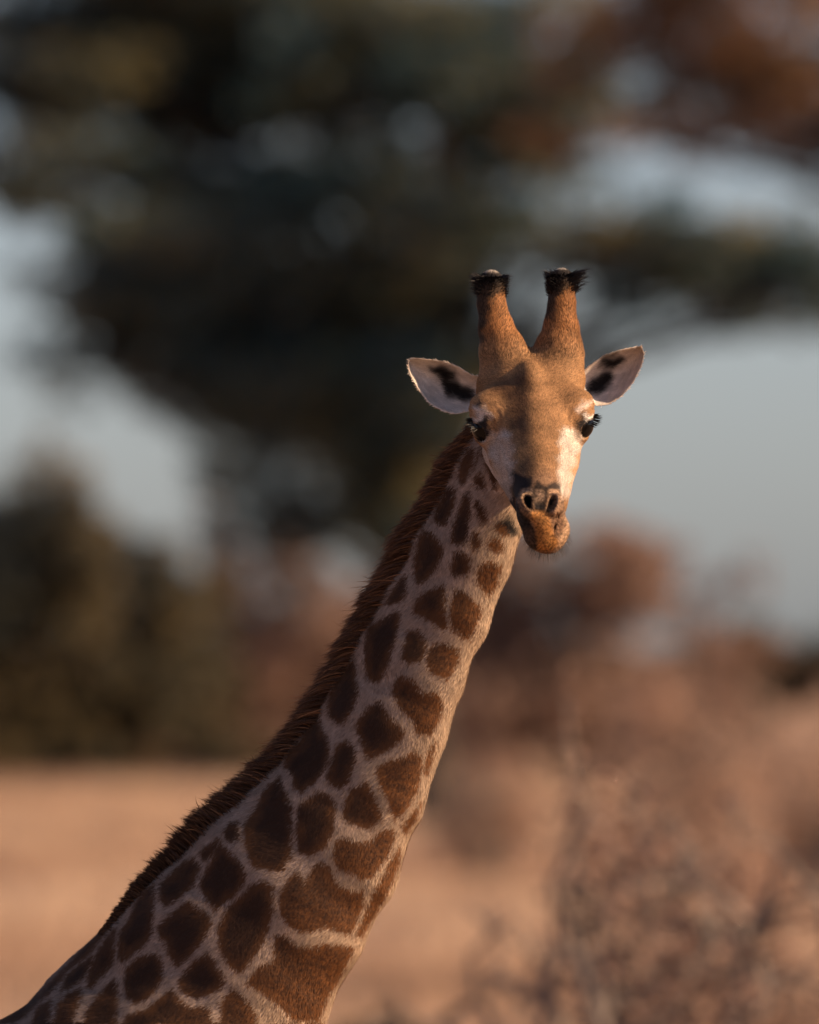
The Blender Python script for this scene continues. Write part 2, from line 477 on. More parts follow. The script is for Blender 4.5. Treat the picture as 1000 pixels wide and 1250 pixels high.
# twiggy dry shrubs between giraffe and tree line
def twig_shrub(name, label, px, dist, top_py, spread_px, n_stem, leaf_mat, n_leaf, group, bark=BARK_GREY, stem_r=0.03, seed=1):
    s = FOC / dist
    gx = ground_x(px, dist); gy = CAM_Y + dist; gz = float(ground_z(gx, gy))
    top = P(px, top_py, np.float64(dist))[2]
    H = top - gz
    W = spread_px / s
    root = empty(name, (gx, gy, gz), label, 'shrub', group)
    tb = Tubes(); tips = []
    for k in range(n_stem):
        a = rng.random() * 2 * math.pi
        rr = rng.random() ** 0.6
        end = np.array([gx + math.cos(a) * W * rr, gy + math.sin(a) * W * rr, gz + H * (1.0 - 0.45 * rr ** 2) * rng.uniform(0.75, 1.0)])
        st = np.array([gx + math.cos(a) * 0.15, gy + math.sin(a) * 0.15, gz - 0.05])
        p = limb_path(st, end, 8, sag=0.12, jit=0.5)
        tb.add(p, np.linspace(stem_r, stem_r * 0.35, 8) * rng.uniform(0.7, 1.3), 5)
        for q in range(7):
            i = rng.integers(2, 8)
            d = norm(p[min(i, 7)] - p[max(i - 2, 0)]) * 0.6 + rng.normal(size=3) * 0.55
            d = d / max(1.0, np.linalg.norm(d))
            e = p[i] + d * H * rng.uniform(0.14, 0.38)
            e[2] = max(e[2], gz + 0.1)
            p2 = limb_path(p[i], e, 5, jit=0.8)
            tb.add(p2, np.linspace(stem_r * 0.45, stem_r * 0.15, 5), 4)
            tips.append(p2[-1]); tips.append(p2[2])
            for r_ in range(2):
                d = norm(rng.normal(size=3))
                e2 = p2[3] + d * H * 0.07
                tb.add(limb_path(p2[3], e2, 3, jit=0.5), np.linspace(stem_r * 0.2, stem_r * 0.08, 3), 3)
                tips.append(e2)
    tb.build('branch', bark, root)
    tips = np.array(tips)
    hubs = tips[rng.integers(0, len(tips), max(8, n_leaf // 70))]
    c = hubs[rng.integers(0, len(hubs), n_leaf)] + rng.normal(size=(n_leaf, 3)) * 0.075 * H
    c[:, 2] = np.maximum(c[:, 2], gz + 0.05)
    V, f, T = leaves(c, [np.array([0.05, 0.05, 0.05])] * n_leaf, [3] * n_leaf, 0.035)
    keep_world(new_mesh('foliage', V, f, np.full(len(f), 4), leaf_mat, attrs={'tone': T}), root)
    return root


G = 'dry twiggy shrubs on the field'
twig_shrub('dry_shrub', 'straw pink feathery dry shrub, tallest of the shrubs on the field', 850, 82, 830, 100, 26, LEAF_PINK, 2600, G, stem_r=0.03)
twig_shrub('dry_shrub', 'bare grey twiggy shrub with brown dry leaves close to the giraffe chest', 690, 37, 985, 210, 9, LEAF_BROWN, 380, G, stem_r=0.05)
twig_shrub('dry_shrub', 'pale grey branched shrub standing in front of the straw pink shrub', 950, 38, 975, 230, 11, LEAF_BROWN, 460, G, stem_r=0.05)
twig_shrub('dry_shrub', 'low brown shrub between the two grey branched shrubs', 785, 64, 1020, 110, 14, LEAF_BROWN, 1500, G, stem_r=0.04)
twig_shrub('dry_shrub', 'straw coloured tussock shrub at the foot of the thicket', 600, 120, 940, 70, 22, LEAF_PINK, 1300, G, stem_r=0.03)
twig_shrub('dark_shrub', 'low dark leafy shrub just below the giraffe chest', 487, 60, 1228, 62, 12, LEAF_DARK, 900, None, bark=BARK_DARK, stem_r=0.03)
twig_shrub('dry_shrub', 'straw coloured shrub beside the small dark green bush', 1000, 110, 890, 90, 22, LEAF_PINK, 1700, G, stem_r=0.03)

# ------------------------------------------------------------------ giraffe: implicit body
SC = 560.0


def seg(p0, p1, ab0, ab1, w=(0, 1, 0), k=0.03, grp='neck'):
    p0 = np.asarray(p0, float); p1 = np.asarray(p1, float)
    d = p1 - p0; L = np.linalg.norm(d); t_ = d / L
    w = np.asarray(w, float); w = w - t_ * (w @ t_); w = w / np.linalg.norm(w)
    e = np.cross(w, t_)
    rmax = max(*ab0, *ab1)

    def fn(p):
        q = p - p0
        t = np.clip(q @ t_ / L, 0, 1)
        q = q - t[:, None] * d
        a = ab0[0] + (ab1[0] - ab0[0]) * t; b = ab0[1] + (ab1[1] - ab0[1]) * t
        c = np.sqrt(a * b)
        u, v, s = q @ e, q @ w, q @ t_
        k0 = np.sqrt((u / a) ** 2 + (v / b) ** 2 + (s / c) ** 2)
        k1 = np.sqrt((u / a ** 2) ** 2 + (v / b ** 2) ** 2 + (s / c ** 2) ** 2)
        return np.where(k1 > 1e-6, k0 * (k0 - 1) / np.maximum(k1, 1e-6), -np.minimum(a, b))
    return dict(fn=fn, c=(p0 + p1) / 2, r=L / 2 + rmax, k=k, op='add', grp=grp)


def ell(c, radii, M=np.eye(3), k=0.02, op='add', grp='head'):
    """Ellipsoid at c, radii along the columns of M."""
    c = np.asarray(c, float); r = np.asarray(radii, float)

    def fn(p):
        q = (p - c) @ M
        k0 = np.sqrt(((q / r) ** 2).sum(-1)); k1 = np.sqrt(((q / r ** 2) ** 2).sum(-1))
        return np.where(k1 > 1e-6, k0 * (k0 - 1) / np.maximum(k1, 1e-6), -r.min())
    return dict(fn=fn, c=c, r=float(r.max()), k=k, op=op, grp=grp)


# head frame: columns r (lateral), l (to the muzzle), h (dorsal)
HP = R(36)
H0 = np.array([[1, 0, 0], [0, -math.cos(HP), -math.sin(HP)], [0, -math.sin(HP), math.cos(HP)]]).T


def rotm(axis, deg):
    return np.array(Matrix.Rotation(R(deg), 3, axis))


HM = rotm('Y', -2.0) @ rotm('Z', 3.5) @ H0
HO = I(650, 516, 0)


def hl(r, l, h):
    return HO + HM @ np.array([r, l, h], float) / SC


def to_head(p):
    return (p - HO) @ HM * SC


prims = []


def HE(c, rad, k=10, op='add', rot=None):
    M = HM if rot is None else HM @ rot
    prims.append(ell(hl(*c), np.array(rad, float) / SC, M, k / SC, op, 'head'))


def HS(p0, r0, p1, r1, k=10, b0=None, b1=None):
    """Head segment: r = lateral radius, b = dorsal radius."""
    prims.append(seg(hl(*p0), hl(*p1), (r0 / SC, (b0 or r0) / SC), (r1 / SC, (b1 or r1) / SC), HM[:, 2], k / SC, 'head'))


# --- neck
nk = [  # px, py, d, half height, half width (all photograph pixels)
    (640, 500, -105, 44, 40), (604, 575, -100, 50, 40), (562, 675, -92, 60, 42), (529, 748, -88, 63, 44), (497, 815, -84, 67, 47),
    (470, 880, -80, 73, 52), (431, 960, -76, 84, 60), (386, 1033, -74, 100, 72), (334, 1098, -76, 122, 88), (275, 1180, -84, 146, 108),
    (190, 1300, -100, 175, 135)]
TW = R(35)
NW = np.array([-math.sin(TW), -math.cos(TW), 0])        # normal of the flank that faces the camera
NK = [(I(a, b, c), (d * (1.19 if b < 1050 else 1.10 if b < 1150 else 1.04) / SC, e * 0.80 / SC)) for a, b, c, d, e in nk]
for i in range(len(NK) - 1):
    prims.append(seg(NK[i][0], NK[i + 1][0], NK[i][1], NK[i + 1][1], NW, 0.02, 'neck'))
# --- trunk, legs (mostly below the picture)
TD = np.array([-0.80, 0.60, -0.10])
LAT = np.array([0.60, 0.80, 0.0])
SH = np.array([-0.70, 0.16, 1.96])
HIP = SH + np.array([-1.0, 0.75, -0.14])
prims.append(seg(SH, HIP, (0.43, 0.30), (0.36, 0.29), LAT, 0.10, 'body'))
prims.append(ell(SH + np.array([0.22, -0.10, 0.0]), (0.27, 0.24, 0.42), np.eye(3), 0.12, 'add', 'body'))
prims.append(ell(HIP + np.array([-0.08, 0.06, -0.02]), (0.33, 0.33, 0.38), np.eye(3), 0.10, 'add', 'body'))
for s in (-1, 1):
    for base, front in ((SH + np.array([0.10, -0.07, 0]), True), (HIP, False)):
        o = base + LAT * 0.17 * s
        if front:
            pts = [(o + [0, 0, -0.10], .17, .11), (o + [0, 0, -0.55], .105, .08), (o + [0.02, -0.01, -1.02], .062, .058), (o + [0.0, 0, -1.12], .066, .062),
                   (o + [0, 0, -1.66], .042, .04)]
        else:
            pts = [(o + [-.02, .02, -0.05], .24, .13), (o + [0.09, -.07, -0.50], .13, .085), (o + [-0.10, 0.08, -0.88], .068, .052), (o + [-0.09, .07, -1.0], .058, .05),
                   (o + [-0.05, .04, -1.52], .042, .04)]
        for i in range(len(pts) - 1):
            prims.append(seg(pts[i][0], pts[i + 1][0], pts[i][1:], pts[i + 1][1:], LAT, 0.05, 'body'))
        fx = pts[-1][0].copy(); ft = fx.copy(); ft[2] = 0.16
        prims.append(seg(fx, ft, (.042, .04), (.052, .05), LAT, 0.02, 'body'))
        hf = ft + np.array([0.05, -0.035, 0]); hf[2] = 0.055
        prims.append(seg(ft, hf, (.05, .05), (.075, .075), LAT, 0.02, 'body'))
prims.append(seg(HIP + np.array([-.36, .27, .18]), HIP + np.array([-.46, .35, -.62]), (.035, .035), (.018, .018), LAT, 0.03, 'body'))

# --- head
HE((0, -62, -8), (62, 66, 50), 14)                             # cranium
HE((0, -20, 2), (66, 62, 40), 14)                              # frontal plateau
HS((0, 5, -4), 50, (-3, 158, -10), 26, 14, 42, 24)              # nasal bridge
for s in (-1, 1):
    HE((s * 52, -8, 17), (23, 27, 18), 12)                    # brow
    HE((s * 54, 2, -4), (19, 26, 24), 10)                      # orbit
    HS((s * 30, -10, -46), 30, (s * 18, 106, -40), 16, 16, 34, 20)   # jaw, cheek
    HE((s * 36, 30, -26), (20, 36, 18), 12)                    # cheek bone
HE((0, -60, -60), (44, 60, 50), 20)                            # throat root
HE((-1, -44, 38), (16, 24, 17), 8)                             # median knob
HS((0, -30, 31), 15, (0, 118, 9), 11, 12)                      # crest of the nose
HE((-4, 172, -16), (28, 32, 26), 10)                            # muzzle
HE((-3, 184, -34), (24, 24, 25), 7)                             # upper lip
HS((2, 90, -52), 26, (4, 156, -52), 20, 12, 20, 16)           # lower jaw
HE((3, 168, -55), (22, 22, 17), 6)                            # chin
HE((16, 166, -42), (15, 22, 17), 8)
HE((13, 160, -24), (12, 20, 17), 8)                            # chewing bulge
for s in (-1, 1):
    HE((-4 + s * 17, 180, 3), (12, 19, 14), 5, rot=rotm('Z', s * 12))  # nostril mound
# ossicones, placed on the picture plane
for pts in ([(622, 456, -58, 38), (615, 432, -60, 27), (606, 402, -62, 20.5), (600, 374, -65, 16.0), (600, 347, -68, 15)],
            [(678, 456, -60, 36), (682, 432, -62, 27), (685, 402, -64, 20.5), (686, 372, -67, 16.5), (685, 344, -70, 15.5)]):
    for kk, (a, b) in enumerate(zip(pts[:-1], pts[1:])):
        prims.append(seg(I(*a[:3]), I(*b[:3]), (a[3] / SC,) * 2, (b[3] / SC,) * 2, (0, 1, 0), (16, 12, 5, 3)[kk] / SC, 'head'))
# carved: eye openings, nostrils, mouth line
for s in (-1, 1):
    HE((s * 67, 17, 0), (14, 14, 12), 3, 'sub')
for qx, qt in ((643.5, 18), (674.5, -16)):
    prims.append(ell(I(qx, 610, 162), np.array([5.0, 16, 10.0]) / SC, rotm('Y', -qt), 3 / SC, 'sub', 'head'))
    prims.append(ell(I(qx + (2 if qt > 0 else -2), 618, 160), np.array([3.0, 12, 7.0]) / SC, rotm('Y', -qt * 1.5), 3 / SC, 'sub', 'head'))
prims.append(ell(I(677, 644, 150), np.array([0.8, 6, 11.0]) / SC, rotm('Y', 14), 4 / SC, 'sub', 'head'))   # mouth seam
prims.append(ell(I(659, 624, 172), np.array([9, 10, 3.0]) / SC, np.eye(3), 5 / SC, 'sub', 'head'))     # groove under the nose
EYE = [hl(s * 56.5, 5, -2) for s in (-1, 1)]


def noise_wave(p):
    """Low relief of muscle and skin folds, in metres."""
    x, y, z = p[:, 0], p[:, 1], p[:, 2]
    wr = 0.0
    for e in EYE:
        v = p - e
        d = np.linalg.norm(v, axis=1) * SC
        up_h = (v @ HM)[:, 2] * SC
        wr = wr + 0.0011 * np.sin(d * 0.95) * np.exp(-((d - 31) / 7.0) ** 2) * np.clip((up_h - 2) / 10, 0, 1)
    return wr + 0.0034 * np.sin(x * 23 + z * 9) * np.sin(z * 17 - y * 13 + 1) + 0.0013 * np.sin(x * 61 + 2 * np.sin(z * 31)) * np.sin(z * 53 + y * 41)


def sdf(p, sel, only=None):
    d = np.full(len(p), 1e3)
    for q in sel:
        if only and q['grp'] not in only:
            continue
        f = q['fn'](p)
        k = q['k']
        if q['op'] == 'add':
            h = np.clip(0.5 + 0.5 * (d - f) / k, 0, 1)
            d = np.where(d > 100, f, d * (1 - h) + f * h - k * h * (1 - h))
        else:
            h = np.clip(0.5 - 0.5 * (d + f) / k, 0, 1)
            d = d * (1 - h) - f * h + k * h * (1 - h)
    return d + noise_wave(p) * 0.8


def select(c, hd):
    return [q for q in prims if np.linalg.norm(q['c'] - c) - q['r'] < hd + q['k'] + 0.03]


def surface_nets(h=0.007, n=16):
    lo = np.min([q['c'] - q['r'] for q in prims if q['op'] == 'add'], 0) - 0.05
    hi = np.max([q['c'] + q['r'] for q in prims if q['op'] == 'add'], 0) + 0.05
    nb = np.ceil((hi - lo) / (h * n)).astype(int)
    NX, NY, NZ = nb * n + 2
    half = h * n / 2; hd = half * math.sqrt(3)
    offs = np.stack(np.meshgrid(*[np.arange(n + 1)] * 3, indexing='ij'), -1)
    cellv = []; cellid = []; quads = []
    bi = np.stack(np.meshgrid(*[np.arange(k) for k in nb], indexing='ij'), -1).reshape(-1, 3)
    bc = lo + (bi * n) * h + half
    # quick reject with bounding spheres
    near = np.zeros(len(bc), bool)
    for q in prims:
        if q['op'] == 'add':
            near |= np.linalg.norm(bc - q['c'], axis=1) < q['r'] + hd
    corners = [(0, 0, 0), (1, 0, 0), (0, 1, 0), (1, 1, 0), (0, 0, 1), (1, 0, 1), (0, 1, 1), (1, 1, 1)]
    edges = [(0, 1), (2, 3), (4, 5), (6, 7), (0, 2), (1, 3), (4, 6), (5, 7), (0, 4), (1, 5), (2, 6), (3, 7)]
    for b, c in zip(bi[near], bc[near]):
        sel = select(c, hd)
        if not any(q['op'] == 'add' for q in sel):
            continue
        if abs(sdf(c[None], sel)[0]) > hd * 1.6 + 0.03:
            continue
        g = b * n + offs
        pts = lo + g.reshape(-1, 3) * h
        val = sdf(pts, sel).reshape(n + 1, n + 1, n + 1)
        ins = val < 0
        if ins.all() or not ins.any():
            continue
        cv = np.stack([val[a:n + a, e:n + e, f:n + f] for a, e, f in corners], -1)
        ci = cv < 0
        act = ci.any(-1) & ~ci.all(-1)
        idx = np.argwhere(act)
        if len(idx):
            v8 = cv[act]; acc = np.zeros((len(idx), 3)); cnt = np.zeros(len(idx))
            cr = np.array(corners, float)
            for e0, e1 in edges:
                x = (v8[:, e0] < 0) != (v8[:, e1] < 0)
                t = v8[:, e0] / np.where(x, v8[:, e0] - v8[:, e1], 1)
                pp = cr[e0] + (cr[e1] - cr[e0]) * t[:, None]
                acc[x] += pp[x]; cnt[x] += 1
            gi = b * n + idx
            cellv.append(lo + (gi + acc / cnt[:, None]) * h)
            cellid.append((gi[:, 0] * NY + gi[:, 1]) * NZ + gi[:, 2])
        for ax in range(3):
            s0 = [slice(0, n)] * 3; s1 = [slice(0, n)] * 3; s1[ax] = slice(1, n + 1)
            A = ins[tuple(s0)]; B = ins[tuple(s1)]
            e = np.argwhere(A != B)
            if not len(e):
                continue
            fl = A[tuple(e.T)]
            gi = b * n + e
            u, w = (ax + 1) % 3, (ax + 2) % 3
            du = np.zeros(3, int); du[u] = 1; dw = np.zeros(3, int); dw[w] = 1
            qs = []
            for off in (0 * du, -du, -du - dw, -dw):
                k = gi + off
                qs.append((k[:, 0] * NY + k[:, 1]) * NZ + k[:, 2])
            qs = np.stack(qs, 1)
            qs[~fl] = qs[~fl][:, ::-1]
            quads.append(qs)
    V = np.concatenate(cellv); ids = np.concatenate(cellid); Q = np.concatenate(quads)
    order = np.argsort(ids); V = V[order]; ids = ids[order]
    pos = np.searchsorted(ids, Q.ravel()).clip(0, len(ids) - 1)
    ok = (ids[pos] == Q.ravel()).reshape(-1, 4).all(1)
    return V, pos.reshape(-1, 4)[ok]


def project_on(V, iters=3):
    """Newton steps onto the implicit surface, in spatial bins."""
    key = np.floor(V / 0.1).astype(int)
    _, inv = np.unique(key, axis=0, return_inverse=True)
    inv = inv.ravel()
    order = np.argsort(inv); bounds = np.searchsorted(inv[order], np.arange(inv.max() + 2))
    out = V.copy(); N = np.zeros_like(V); e = 0.0008
    for b in range(inv.max() + 1):
        ix = order[bounds[b]:bounds[b + 1]]
        p = V[ix]; c = p.mean(0)
        sel = select(c, 0.12)
        for it in range(iters):
            d = sdf(p, sel)
            g = np.stack([sdf(p + e * np.eye(3)[k], sel) - sdf(p - e * np.eye(3)[k], sel) for k in range(3)], 1) / (2 * e)
            gn = np.maximum((g ** 2).sum(1), 0.05)
            st = np.clip(d / gn, -0.006, 0.006)
            p = p - g * st[:, None]
        out[ix] = p; N[ix] = norm(g)
    return out, N


BV, BQ = surface_nets()
# refine the head: split its quads in four, then settle everything on the surface
hq = to_head(BV)
near_head = (np.abs(hq[:, 0]) < 110) & (hq[:, 2] > -100) & (hq[:, 1] > -190) & (hq[:, 1] < 260)
me = bpy.data.meshes.new('tmp')
me.from_pydata(BV.tolist(), [], BQ.tolist())
bm = bmesh.new(); bm.from_mesh(me); bm.verts.ensure_lookup_table()
es = [e for e in bm.edges if near_head[e.verts[0].index] and near_head[e.verts[1].index]]
bmesh.ops.subdivide_edges(bm, edges=es, cuts=1, use_grid_fill=True)
bm.verts.ensure_lookup_table(); bm.verts.index_update()
hv = to_head(np.array([v.co[:] for v in bm.verts]))
fine = ((hv[:, 1] > 118) & (hv[:, 2] > -95) & (np.abs(hv[:, 0]) < 70)) | ((np.abs(np.abs(hv[:, 0]) - 62) < 26) & (np.abs(hv[:, 1] - 8) < 34) & (np.abs(hv[:, 2] - 4) < 28))
es = [e for e in bm.edges if fine[e.verts[0].index] and fine[e.verts[1].index]]
bmesh.ops.subdivide_edges(bm, edges=es, cuts=1, use_grid_fill=True)
bm.to_mesh(me); bm.free()
BV = np.empty(len(me.vertices) * 3, np.float32); me.vertices.foreach_get('co', BV); BV = BV.reshape(-1, 3).astype(float)
BS = np.empty(len(me.polygons), np.int32); me.polygons.foreach_get('loop_total', BS)
BF = np.empty(len(me.loops), np.int32); me.loops.foreach_get('vertex_index', BF)
bpy.data.meshes.remove(me)
sx_, sy_ = project(BV)
vis_v = (sy_ < 1300) & (sx_ > -40)
BN = np.zeros_like(BV)
BV[vis_v], BN[vis_v] = project_on(BV[vis_v], 2)
BV[~vis_v], BN[~vis_v] = project_on(BV[~vis_v], 1)

# ------------------------------------------------------------------ giraffe: coat pattern
def z3(*pts): return [(380 + x / 3.571, 520 + y / 3.571) for x, y in pts]
def z4(*pts): return [(220 + x / 2.778, 780 + y / 2.778) for x, y in pts]
def z5(*pts): return [(x / 3.125, 900 + y / 3.125) for x, y in pts]
def z2(*pts): return [(560 + x / 5.0, 440 + y / 5.0) for x, y in pts]
def z6(*pts): return [(600 + x / 8.333, 570 + y / 8.333) for x, y in pts]
def z1(*pts): return [(480 + x / 3.125, 310 + y / 3.125) for x, y in pts]


PATCHES = [
    z3((700, 85), (722, 100), (712, 160), (690, 215), (668, 258), (650, 245), (640, 210), (655, 150), (678, 110)),
    z3((738, 85), (742, 110), (730, 150), (716, 185), (710, 170), (722, 120)),
    z3((748, 75), (775, 120), (805, 175), (818, 230), (812, 290), (795, 260), (775, 215), (755, 150), (745, 110)),
    z3((735, 195), (755, 215), (765, 265), (760, 280), (735, 268), (712, 255), (708, 235), (720, 210)),
    z3((600, 255), (635, 268), (632, 330), (612, 390), (590, 440), (560, 430), (532, 410), (540, 370), (560, 320), (580, 280)),
    z3((690, 278), (700, 295), (697, 380), (690, 450), (680, 510), (645, 518), (610, 510), (610, 460), (630, 400), (655, 340), (665, 295)),
    z3((715, 318), (735, 320), (760, 350), (775, 395), (765, 425), (745, 425), (725, 385), (712, 350)),
    z3((705, 458), (735, 460), (748, 500), (735, 535), (710, 540), (698, 510), (697, 475)),
    z3((808, 430), (830, 425), (860, 445), (862, 475), (838, 475), (812, 455)),
    z3((785, 485), (820, 490), (845, 515), (840, 545), (810, 555), (780, 535), (772, 505)),
    z3((490, 450), (530, 460), (575, 510), (580, 550), (555, 610), (515, 660), (480, 690), (460, 680), (448, 610), (455, 540), (470, 480)),
    z3((630, 542), (665, 545), (698, 575), (695, 620), (675, 648), (640, 652), (610, 640), (610, 590)),
    z3((745, 590), (790, 585), (835, 600), (830, 640), (805, 700), (780, 740), (740, 715), (722, 670), (725, 625)),
    z3((410, 640), (422, 660), (420, 740), (395, 765), (350, 782), (318, 780), (340, 740), (370, 690)),
    z3((440, 515), (430, 570), (408, 610), (385, 630), (400, 560)),
    z3((575, 685), (588, 705), (590, 790), (598, 890), (575, 890), (540, 860), (490, 830), (445, 815), (450, 770), (480, 730), (530, 705)),
    z3((625, 705), (660, 710), (710, 755), (745, 790), (735, 840), (690, 935), (660, 925), (640, 895), (612, 885), (608, 830), (612, 760)),
    z3((380, 800), (395, 820), (385, 890), (365, 960), (340, 1040), (305, 1110), (270, 1120), (240, 1090), (230, 1020), (232, 940), (250, 870), (300, 840)),
    z3((440, 880), (470, 885), (510, 930), (505, 985), (475, 1030), (435, 1030), (390, 1020), (405, 970), (415, 910)),
    z3((550, 940), (595, 945), (650, 970), (655, 1020), (620, 1080), (590, 1105), (550, 1085), (515, 1070), (500, 1020), (515, 970)),
    z4((595, 55), (600, 120), (610, 180), (590, 240), (555, 290), (530, 285), (505, 260), (500, 215), (515, 150), (560, 95)),
    z4((745, 120), (800, 135), (820, 175), (880, 175), (895, 220), (885, 270), (850, 325), (800, 320), (790, 275), (740, 230), (718, 180), (725, 140)),
    z4((680, 205), (705, 250), (765, 310), (750, 345), (700, 380), (640, 410), (625, 370), (597, 300), (605, 270), (645, 220)),
    z4((475, 235), (485, 300), (505, 330), (510, 370), (500, 430), (460, 480), (410, 520), (390, 500), (385, 460), (355, 430), (365, 380), (410, 340), (440, 280)),
    z4((570, 340), (597, 370), (598, 420), (575, 480), (545, 503), (515, 490), (500, 465), (515, 410), (535, 355)),
    z4((795, 375), (820, 400), (818, 450), (800, 520), (770, 570), (740, 605), (720, 585), (715, 550), (685, 500), (668, 440), (700, 415), (750, 400)),
    z4((635, 485), (655, 520), (680, 580), (685, 605), (640, 640), (590, 625), (555, 605), (560, 560), (580, 510)),
    z4((475, 515), (510, 530), (525, 555), (520, 640), (495, 700), (440, 730), (405, 720), (398, 650), (402, 570), (430, 545)),
    z4((340, 465), (350, 500), (378, 560), (380, 640), (378, 740), (350, 785), (300, 780), (250, 770), (225, 690), (225, 630), (260, 580), (280, 530), (310, 490)),
    z4((720, 645), (730, 665), (715, 710), (690, 750), (650, 805), (620, 810), (580, 785), (540, 775), (520, 730), (530, 690), (560, 670), (600, 690), (640, 690), (680, 655)),
    z4((455, 775), (480, 757), (505, 770), (520, 810), (545, 840), (590, 855), (620, 850), (620, 890), (600, 950), (580, 1000), (530, 985), (500, 975), (440, 990), (390, 980), (345, 935), (342, 870), (370, 820), (400, 790), (430, 830)),
    z4((745, 705), (740, 760), (700, 860), (660, 930), (615, 1005), (598, 1005), (625, 940), (660, 860), (700, 780), (730, 730)),
    z4((872, 338), (855, 400), (838, 460), (826, 440), (845, 370)),
    z4((818, 555), (795, 620), (765, 655), (758, 635), (790, 590)),
    z4((135, 690), (165, 720), (200, 750), (222, 790), (220, 830), (180, 870), (125, 915), (95, 880), (68, 840), (85, 790), (120, 730)),
    z4((250, 830), (285, 822), (318, 840), (315, 920), (300, 980), (265, 1050), (210, 1130), (175, 1110), (140, 1050), (130, 980), (160, 920), (210, 870)),
    z4((325, 1005), (355, 1005), (400, 1042), (450, 1045), (510, 1036), (560, 1040), (590, 1050), (560, 1110), (540, 1150), (500, 1210), (470, 1290), (390, 1290), (330, 1230), (270, 1190), (228, 1165), (270, 1110), (320, 1090)),
    z4((90, 1065), (120, 1090), (155, 1160), (130, 1190), (60, 1215), (10, 1195), (0, 1160), (45, 1100)),
    z5((720, 625), (800, 680), (810, 710), (770, 780), (720, 840), (680, 870), (650, 830), (640, 780), (615, 760), (610, 720), (640, 690)),
    z5((740, 460), (765, 490), (740, 560), (690, 610), (640, 640), (618, 620), (615, 560), (660, 520), (700, 480)),
    z5((860, 360), (880, 330), (910, 320), (915, 380), (890, 400), (865, 385)),
    z5((800, 410), (835, 385), (845, 395), (820, 440), (790, 470), (770, 455), (768, 435)),
    z5((545, 585), (590, 560), (592, 620), (585, 680), (585, 740), (560, 785), (500, 830), (465, 855), (455, 820), (462, 740), (500, 690), (520, 640)),
    z5((560, 830), (600, 825), (625, 870), (620, 920), (590, 970), (550, 1000), (520, 1015), (485, 985), (478, 930), (485, 880), (510, 850)),
    z5((660, 960), (685, 1000), (720, 1030), (800, 1030), (815, 1120), (470, 1120), (490, 1060), (560, 1040), (610, 1000)),
    z5((430, 740), (445, 730), (438, 800), (435, 860), (390, 910), (350, 960), (338, 950), (345, 890), (380, 810)),
    z5((440, 920), (450, 940), (452, 1010), (440, 1120), (320, 1120), (340, 1040), (380, 990), (410, 950)),
    z5((310, 955), (312, 1000), (290, 1060), (270, 1120), (210, 1120), (225, 1020), (265, 980)),
    z5((360, 830), (350, 870), (320, 920), (265, 960), (240, 965), (260, 910), (310, 860)),
    z5((200, 1000), (195, 1060), (180, 1120), (120, 1120), (150, 1030)),
    z5((420, 690), (400, 750), (340, 830), (260, 890), (220, 950), (140, 1020), (100, 1060), (20, 1110), (-40, 1110), (100, 1010), (180, 940), (270, 860), (340, 770)),
    z5((890, 960), (940, 1000), (980, 1060), (980, 1120), (850, 1120), (850, 1010)),
]


def poly_sd(pt, poly):
    """Signed distance to a polygon, positive inside (pixels)."""
    poly = np.asarray(poly, float)
    out = np.full(len(pt), -60.0)
    lo = poly.min(0) - 25; hi = poly.max(0) + 25
    ix = np.where((pt > lo).all(1) & (pt < hi).all(1))[0]
    if not len(ix):
        return out
    p = pt[ix]; d2 = np.full(len(ix), 1e9); ins = np.zeros(len(ix), bool)
    for a, b in zip(poly, np.roll(poly, -1, 0)):
        e = b - a; w = p - a
        t = np.clip(w @ e / max(e @ e, 1e-9), 0, 1)
        d2 = np.minimum(d2, ((w - t[:, None] * e) ** 2).sum(1))
        c = ((a[1] > p[:, 1]) != (b[1] > p[:, 1])) & (p[:, 0] < (b[0] - a[0]) * (p[:, 1] - a[1]) / (b[1] - a[1] + 1e-12) + a[0])
        ins ^= c
    out[ix] = np.where(ins, 1, -1) * np.sqrt(d2)
    return out


def sdf_all(p, grp):
    out = np.empty(len(p))
    key = np.floor(p / 0.2).astype(int)
    _, inv = np.unique(key, axis=0, return_inverse=True); inv = inv.ravel()
    order = np.argsort(inv); bounds = np.searchsorted(inv[order], np.arange(inv.max() + 2))
    for b in range(inv.max() + 1):
        ix = order[bounds[b]:bounds[b + 1]]
        sel = [q for q in prims if q['grp'] in grp and q['op'] == 'add' and np.linalg.norm(q['c'] - p[ix].mean(0)) - q['r'] < 0.5]
        out[ix] = np.min([q['fn'](p[ix]) for q in sel], 0) if sel else 1.0
    return out


to_cam = norm(CAM - BV)
facing = (BN * to_cam).sum(1)
ppx, ppy = project(BV)
pt = np.stack([ppx, ppy], 1)
d_head = sdf_all(BV, ('head',)); d_neck = sdf_all(BV, ('neck', 'body'))
headness = smooth01(d_neck - d_head, -0.004, 0.006)
hq = to_head(BV)
